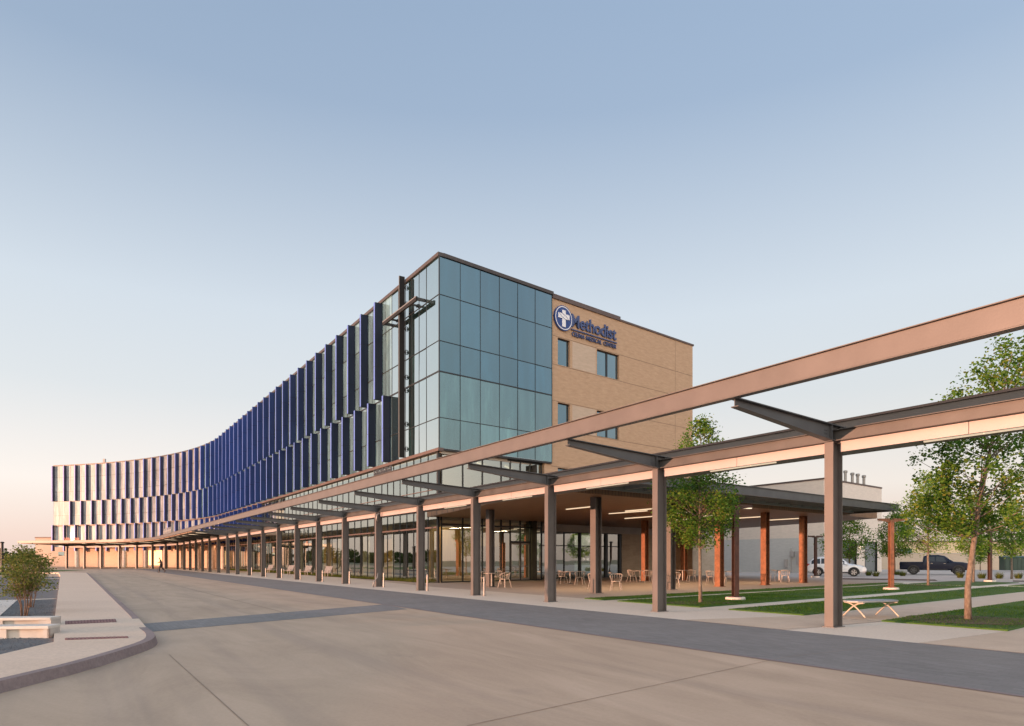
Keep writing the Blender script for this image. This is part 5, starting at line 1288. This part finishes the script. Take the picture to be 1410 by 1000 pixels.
# ================================================================ PERSON
def skin(name, verts, edges, radii, m, parent, sub=2):
    me = bpy.data.meshes.new(name); me.from_pydata(verts, edges, []); me.update()
    o = bpy.data.objects.new(name, me); COL.objects.link(o)
    md = o.modifiers.new('s', 'SKIN'); md.use_smooth_shade = True
    if not me.skin_vertices: return None
    for i, r in enumerate(radii): me.skin_vertices[0].data[i].radius = (r, r) if not isinstance(r, tuple) else r
    me.skin_vertices[0].data[0].use_root = True
    sb = o.modifiers.new('u', 'SUBSURF'); sb.levels = sub; sb.render_levels = sub
    bpy.context.view_layer.update()
    m2 = bpy.data.meshes.new_from_object(o.evaluated_get(bpy.context.evaluated_depsgraph_get())); bpy.data.objects.remove(o)
    m2.materials.clear(); m2.materials.append(m); m2.polygons.foreach_set('use_smooth', [True]*len(m2.polygons))
    q = bpy.data.objects.new(name, m2); COL.objects.link(q); q.parent = parent; return q
px, py = gp(222, 788.2)
pe = thing('person', 'person in dark clothes striding along the drive by the far columns', 'person', (px, py, .004), math.radians(200))
# facing local +x
Vb = [(0, 0, .95), (.02, 0, 1.12), (.07, 0, 1.32), (.12, 0, 1.47), (.17, 0, 1.56), (.19, 0, 1.66), (.20, 0, 1.72),
      (0, .09, .90), (.16, .10, .50), (.20, .10, .09), (.33, .10, .045), (0, -.09, .90), (-.06, -.10, .50), (-.38, -.10, .20), (-.33, -.10, .09),
      (.09, .19, 1.40), (-.06, .25, 1.14), (.10, .24, .93), (.16, .235, .86), (.09, -.19, 1.40), (.20, -.25, 1.16), (.40, -.22, 1.10), (.48, -.215, 1.10)]
Eb = [(0,1),(1,2),(2,3),(3,4),(4,5),(5,6),(0,7),(7,8),(8,9),(9,10),(0,11),(11,12),(12,13),(13,14),(2,15),(15,16),(16,17),(17,18),(2,19),(19,20),(20,21),(21,22)]
Rb = [.13, .125, .14, .06, .085, .10, .06, .095, .06, .04, .035, .095, .06, .045, .03, .06, .042, .032, .028, .06, .042, .032, .028]
skin('body', Vb, Eb, Rb, M['skin'], pe)
def sub_(idx, grow):
    mp = {v: i for i, v in enumerate(idx)}; return [Vb[i] for i in idx], [(mp[a], mp[b]) for a, b in Eb if a in mp and b in mp], [Rb[i]+grow for i in idx]
v_, e_, r_ = sub_([0, 1, 2, 15, 16, 17, 19, 20, 21], .018); skin('jacket', v_, e_, r_, M['cloth'], pe)
v_, e_, r_ = sub_([0, 7, 8, 9, 11, 12, 13], .02); skin('trousers', v_, e_, r_, M['cloth'], pe)
skin('hair', [(.16, 0, 1.62), (.18, 0, 1.71)], [(0, 1)], [.10, .095], M['hair'], pe)
for c, ax_ in (((.24, .10, .035), 0), ((-.37, -.10, .10), -.9)):
    b = MB(); ca, sa = math.cos(ax_), math.sin(ax_)
    b.cbox(c, .27, .10, .08, V((ca, 0, sa)), V((0, 1, 0)), V((-sa, 0, ca))); b.build('shoe', M['black'], pe, bevel=.03)
# ================================================================ CAMERA, SKY, SUN
cam = bpy.data.cameras.new('camera'); co = bpy.data.objects.new('camera', cam); COL.objects.link(co)
co.location = (0, 0, EYE); co.rotation_euler = (math.radians(90), 0, 0)
cam.sensor_width = 36; cam.lens = 36*FOC/1410; cam.shift_y = (HV-500)/1410; cam.shift_x = 0; cam.clip_start = .1; cam.clip_end = 3000
SC.camera = co
SUN = V((-.913, -.407, 0)).normalized(); EL = math.radians(1.6)
w = bpy.data.worlds.new('World'); SC.world = w; w.use_nodes = True; nt = w.node_tree; bg = nt.nodes['Background']
sky = nt.nodes.new('ShaderNodeTexSky'); sky.sky_type = 'NISHITA'; sky.sun_disc = False
sky.sun_elevation = EL; sky.sun_rotation = math.atan2(SUN.x, SUN.y)
sky.air_density = 1.0; sky.dust_density = 1.0; sky.ozone_density = 1.0; sky.altitude = 200
GAIN = 1.0
tc = nt.nodes.new('ShaderNodeTexCoord'); nz = nt.nodes.new('ShaderNodeVectorMath'); nz.operation = 'NORMALIZE'; L(nt, tc.outputs['Generated'], nz.inputs[0])
sp = nt.nodes.new('ShaderNodeSeparateXYZ'); L(nt, nz.outputs[0], sp.inputs[0])
def mth(op, a, b_=None, clamp=False):
    m = nt.nodes.new('ShaderNodeMath'); m.operation = op; m.use_clamp = clamp
    for i, v in enumerate((a, b_)):
        if v is None: continue
        if isinstance(v, (int, float)): m.inputs[i].default_value = v
        else: L(nt, v, m.inputs[i])
    return m.outputs[0]
grad = ramp(nt, sp.outputs[2], [(0.0, (.76, .585, .52)), (.03, (.81, .645, .58)), (.10, (.89, .82, .775)), (.22, (.70, .735, .765)), (.33, (.64, .71, .785)), (.55, (.345, .45, .605)), (.75, (.27, .38, .55)), (1.0, (.20, .30, .47))])
cz = mth('MULTIPLY_ADD', sp.outputs[2], 0.45); cz.node.inputs[2].default_value = -0.16
west = mth('MULTIPLY_ADD', sp.outputs[0], cz); west.node.inputs[2].default_value = 1.0
back = mth('MULTIPLY', mth('ADD', mth('MULTIPLY', sp.outputs[1], -1.0), -0.15), 1.7, True)
dt = nt.nodes.new('ShaderNodeVectorMath'); dt.operation = 'DOT_PRODUCT'; dt.inputs[1].default_value = (SUN.x, SUN.y, 0.03); L(nt, nz.outputs[0], dt.inputs[0])
glow = mth('POWER', mth('MAXIMUM', dt.outputs['Value'], 0.0), 9.0)
k = west
bk = nt.nodes.new('ShaderNodeVectorMath'); bk.operation = 'MULTIPLY_ADD'; L(nt, back, bk.inputs[0]); bk.inputs[1].default_value = BACK; bk.inputs[2].default_value = (1, 1, 1)
vk = nt.nodes.new('ShaderNodeVectorMath'); vk.operation = 'MULTIPLY'; L(nt, grad, vk.inputs[0]); L(nt, bk.outputs[0], vk.inputs[1])
vs = nt.nodes.new('ShaderNodeVectorMath'); vs.operation = 'SCALE'; L(nt, vk.outputs[0], vs.inputs[0]); L(nt, k, vs.inputs['Scale'])
vg = nt.nodes.new('ShaderNodeVectorMath'); vg.operation = 'SCALE'; vg.inputs[0].default_value = (1.0*GAIN, .66*GAIN, .32*GAIN); L(nt, mth('MULTIPLY', glow, GLOW), vg.inputs['Scale'])
va = nt.nodes.new('ShaderNodeVectorMath'); va.operation = 'ADD'; L(nt, vs.outputs[0], va.inputs[0]); L(nt, vg.outputs[0], va.inputs[1])
vb = nt.nodes.new('ShaderNodeVectorMath'); vb.operation = 'SCALE'; vb.inputs["Scale"].default_value = 0.03; L(nt, sky.outputs[0], vb.inputs[0])
vc = nt.nodes.new('ShaderNodeVectorMath'); vc.operation = 'ADD'; L(nt, va.outputs[0], vc.inputs[0]); L(nt, vb.outputs[0], vc.inputs[1])
L(nt, vc.outputs[0], bg.inputs[0]); bg.inputs[1].default_value = 0.15
sl = bpy.data.lights.new('sun', 'SUN'); so = bpy.data.objects.new('sun', sl); COL.objects.link(so)
sl.energy = SUNE; sl.angle = math.radians(.5); sl.color = (1.0, .49, .30)
sv = V((SUN.x*math.cos(EL), SUN.y*math.cos(EL), math.sin(EL))); so.rotation_euler = sv.to_track_quat('Z', 'Y').to_euler(); so.location = (-60, -20, 40)
SC.view_settings.view_transform = 'Standard'; SC.view_settings.look = 'None'; SC.view_settings.gamma = 1; SC.view_settings.exposure = EXPO
SC.cycles.max_bounces = 8; SC.cycles.transparent_max_bounces = 16; SC.cycles.use_denoising = True
SC.cycles.caustics_reflective = False; SC.cycles.caustics_refractive = False
for im in list(bpy.data.meshes):
    if im.users == 0: bpy.data.meshes.remove(im)
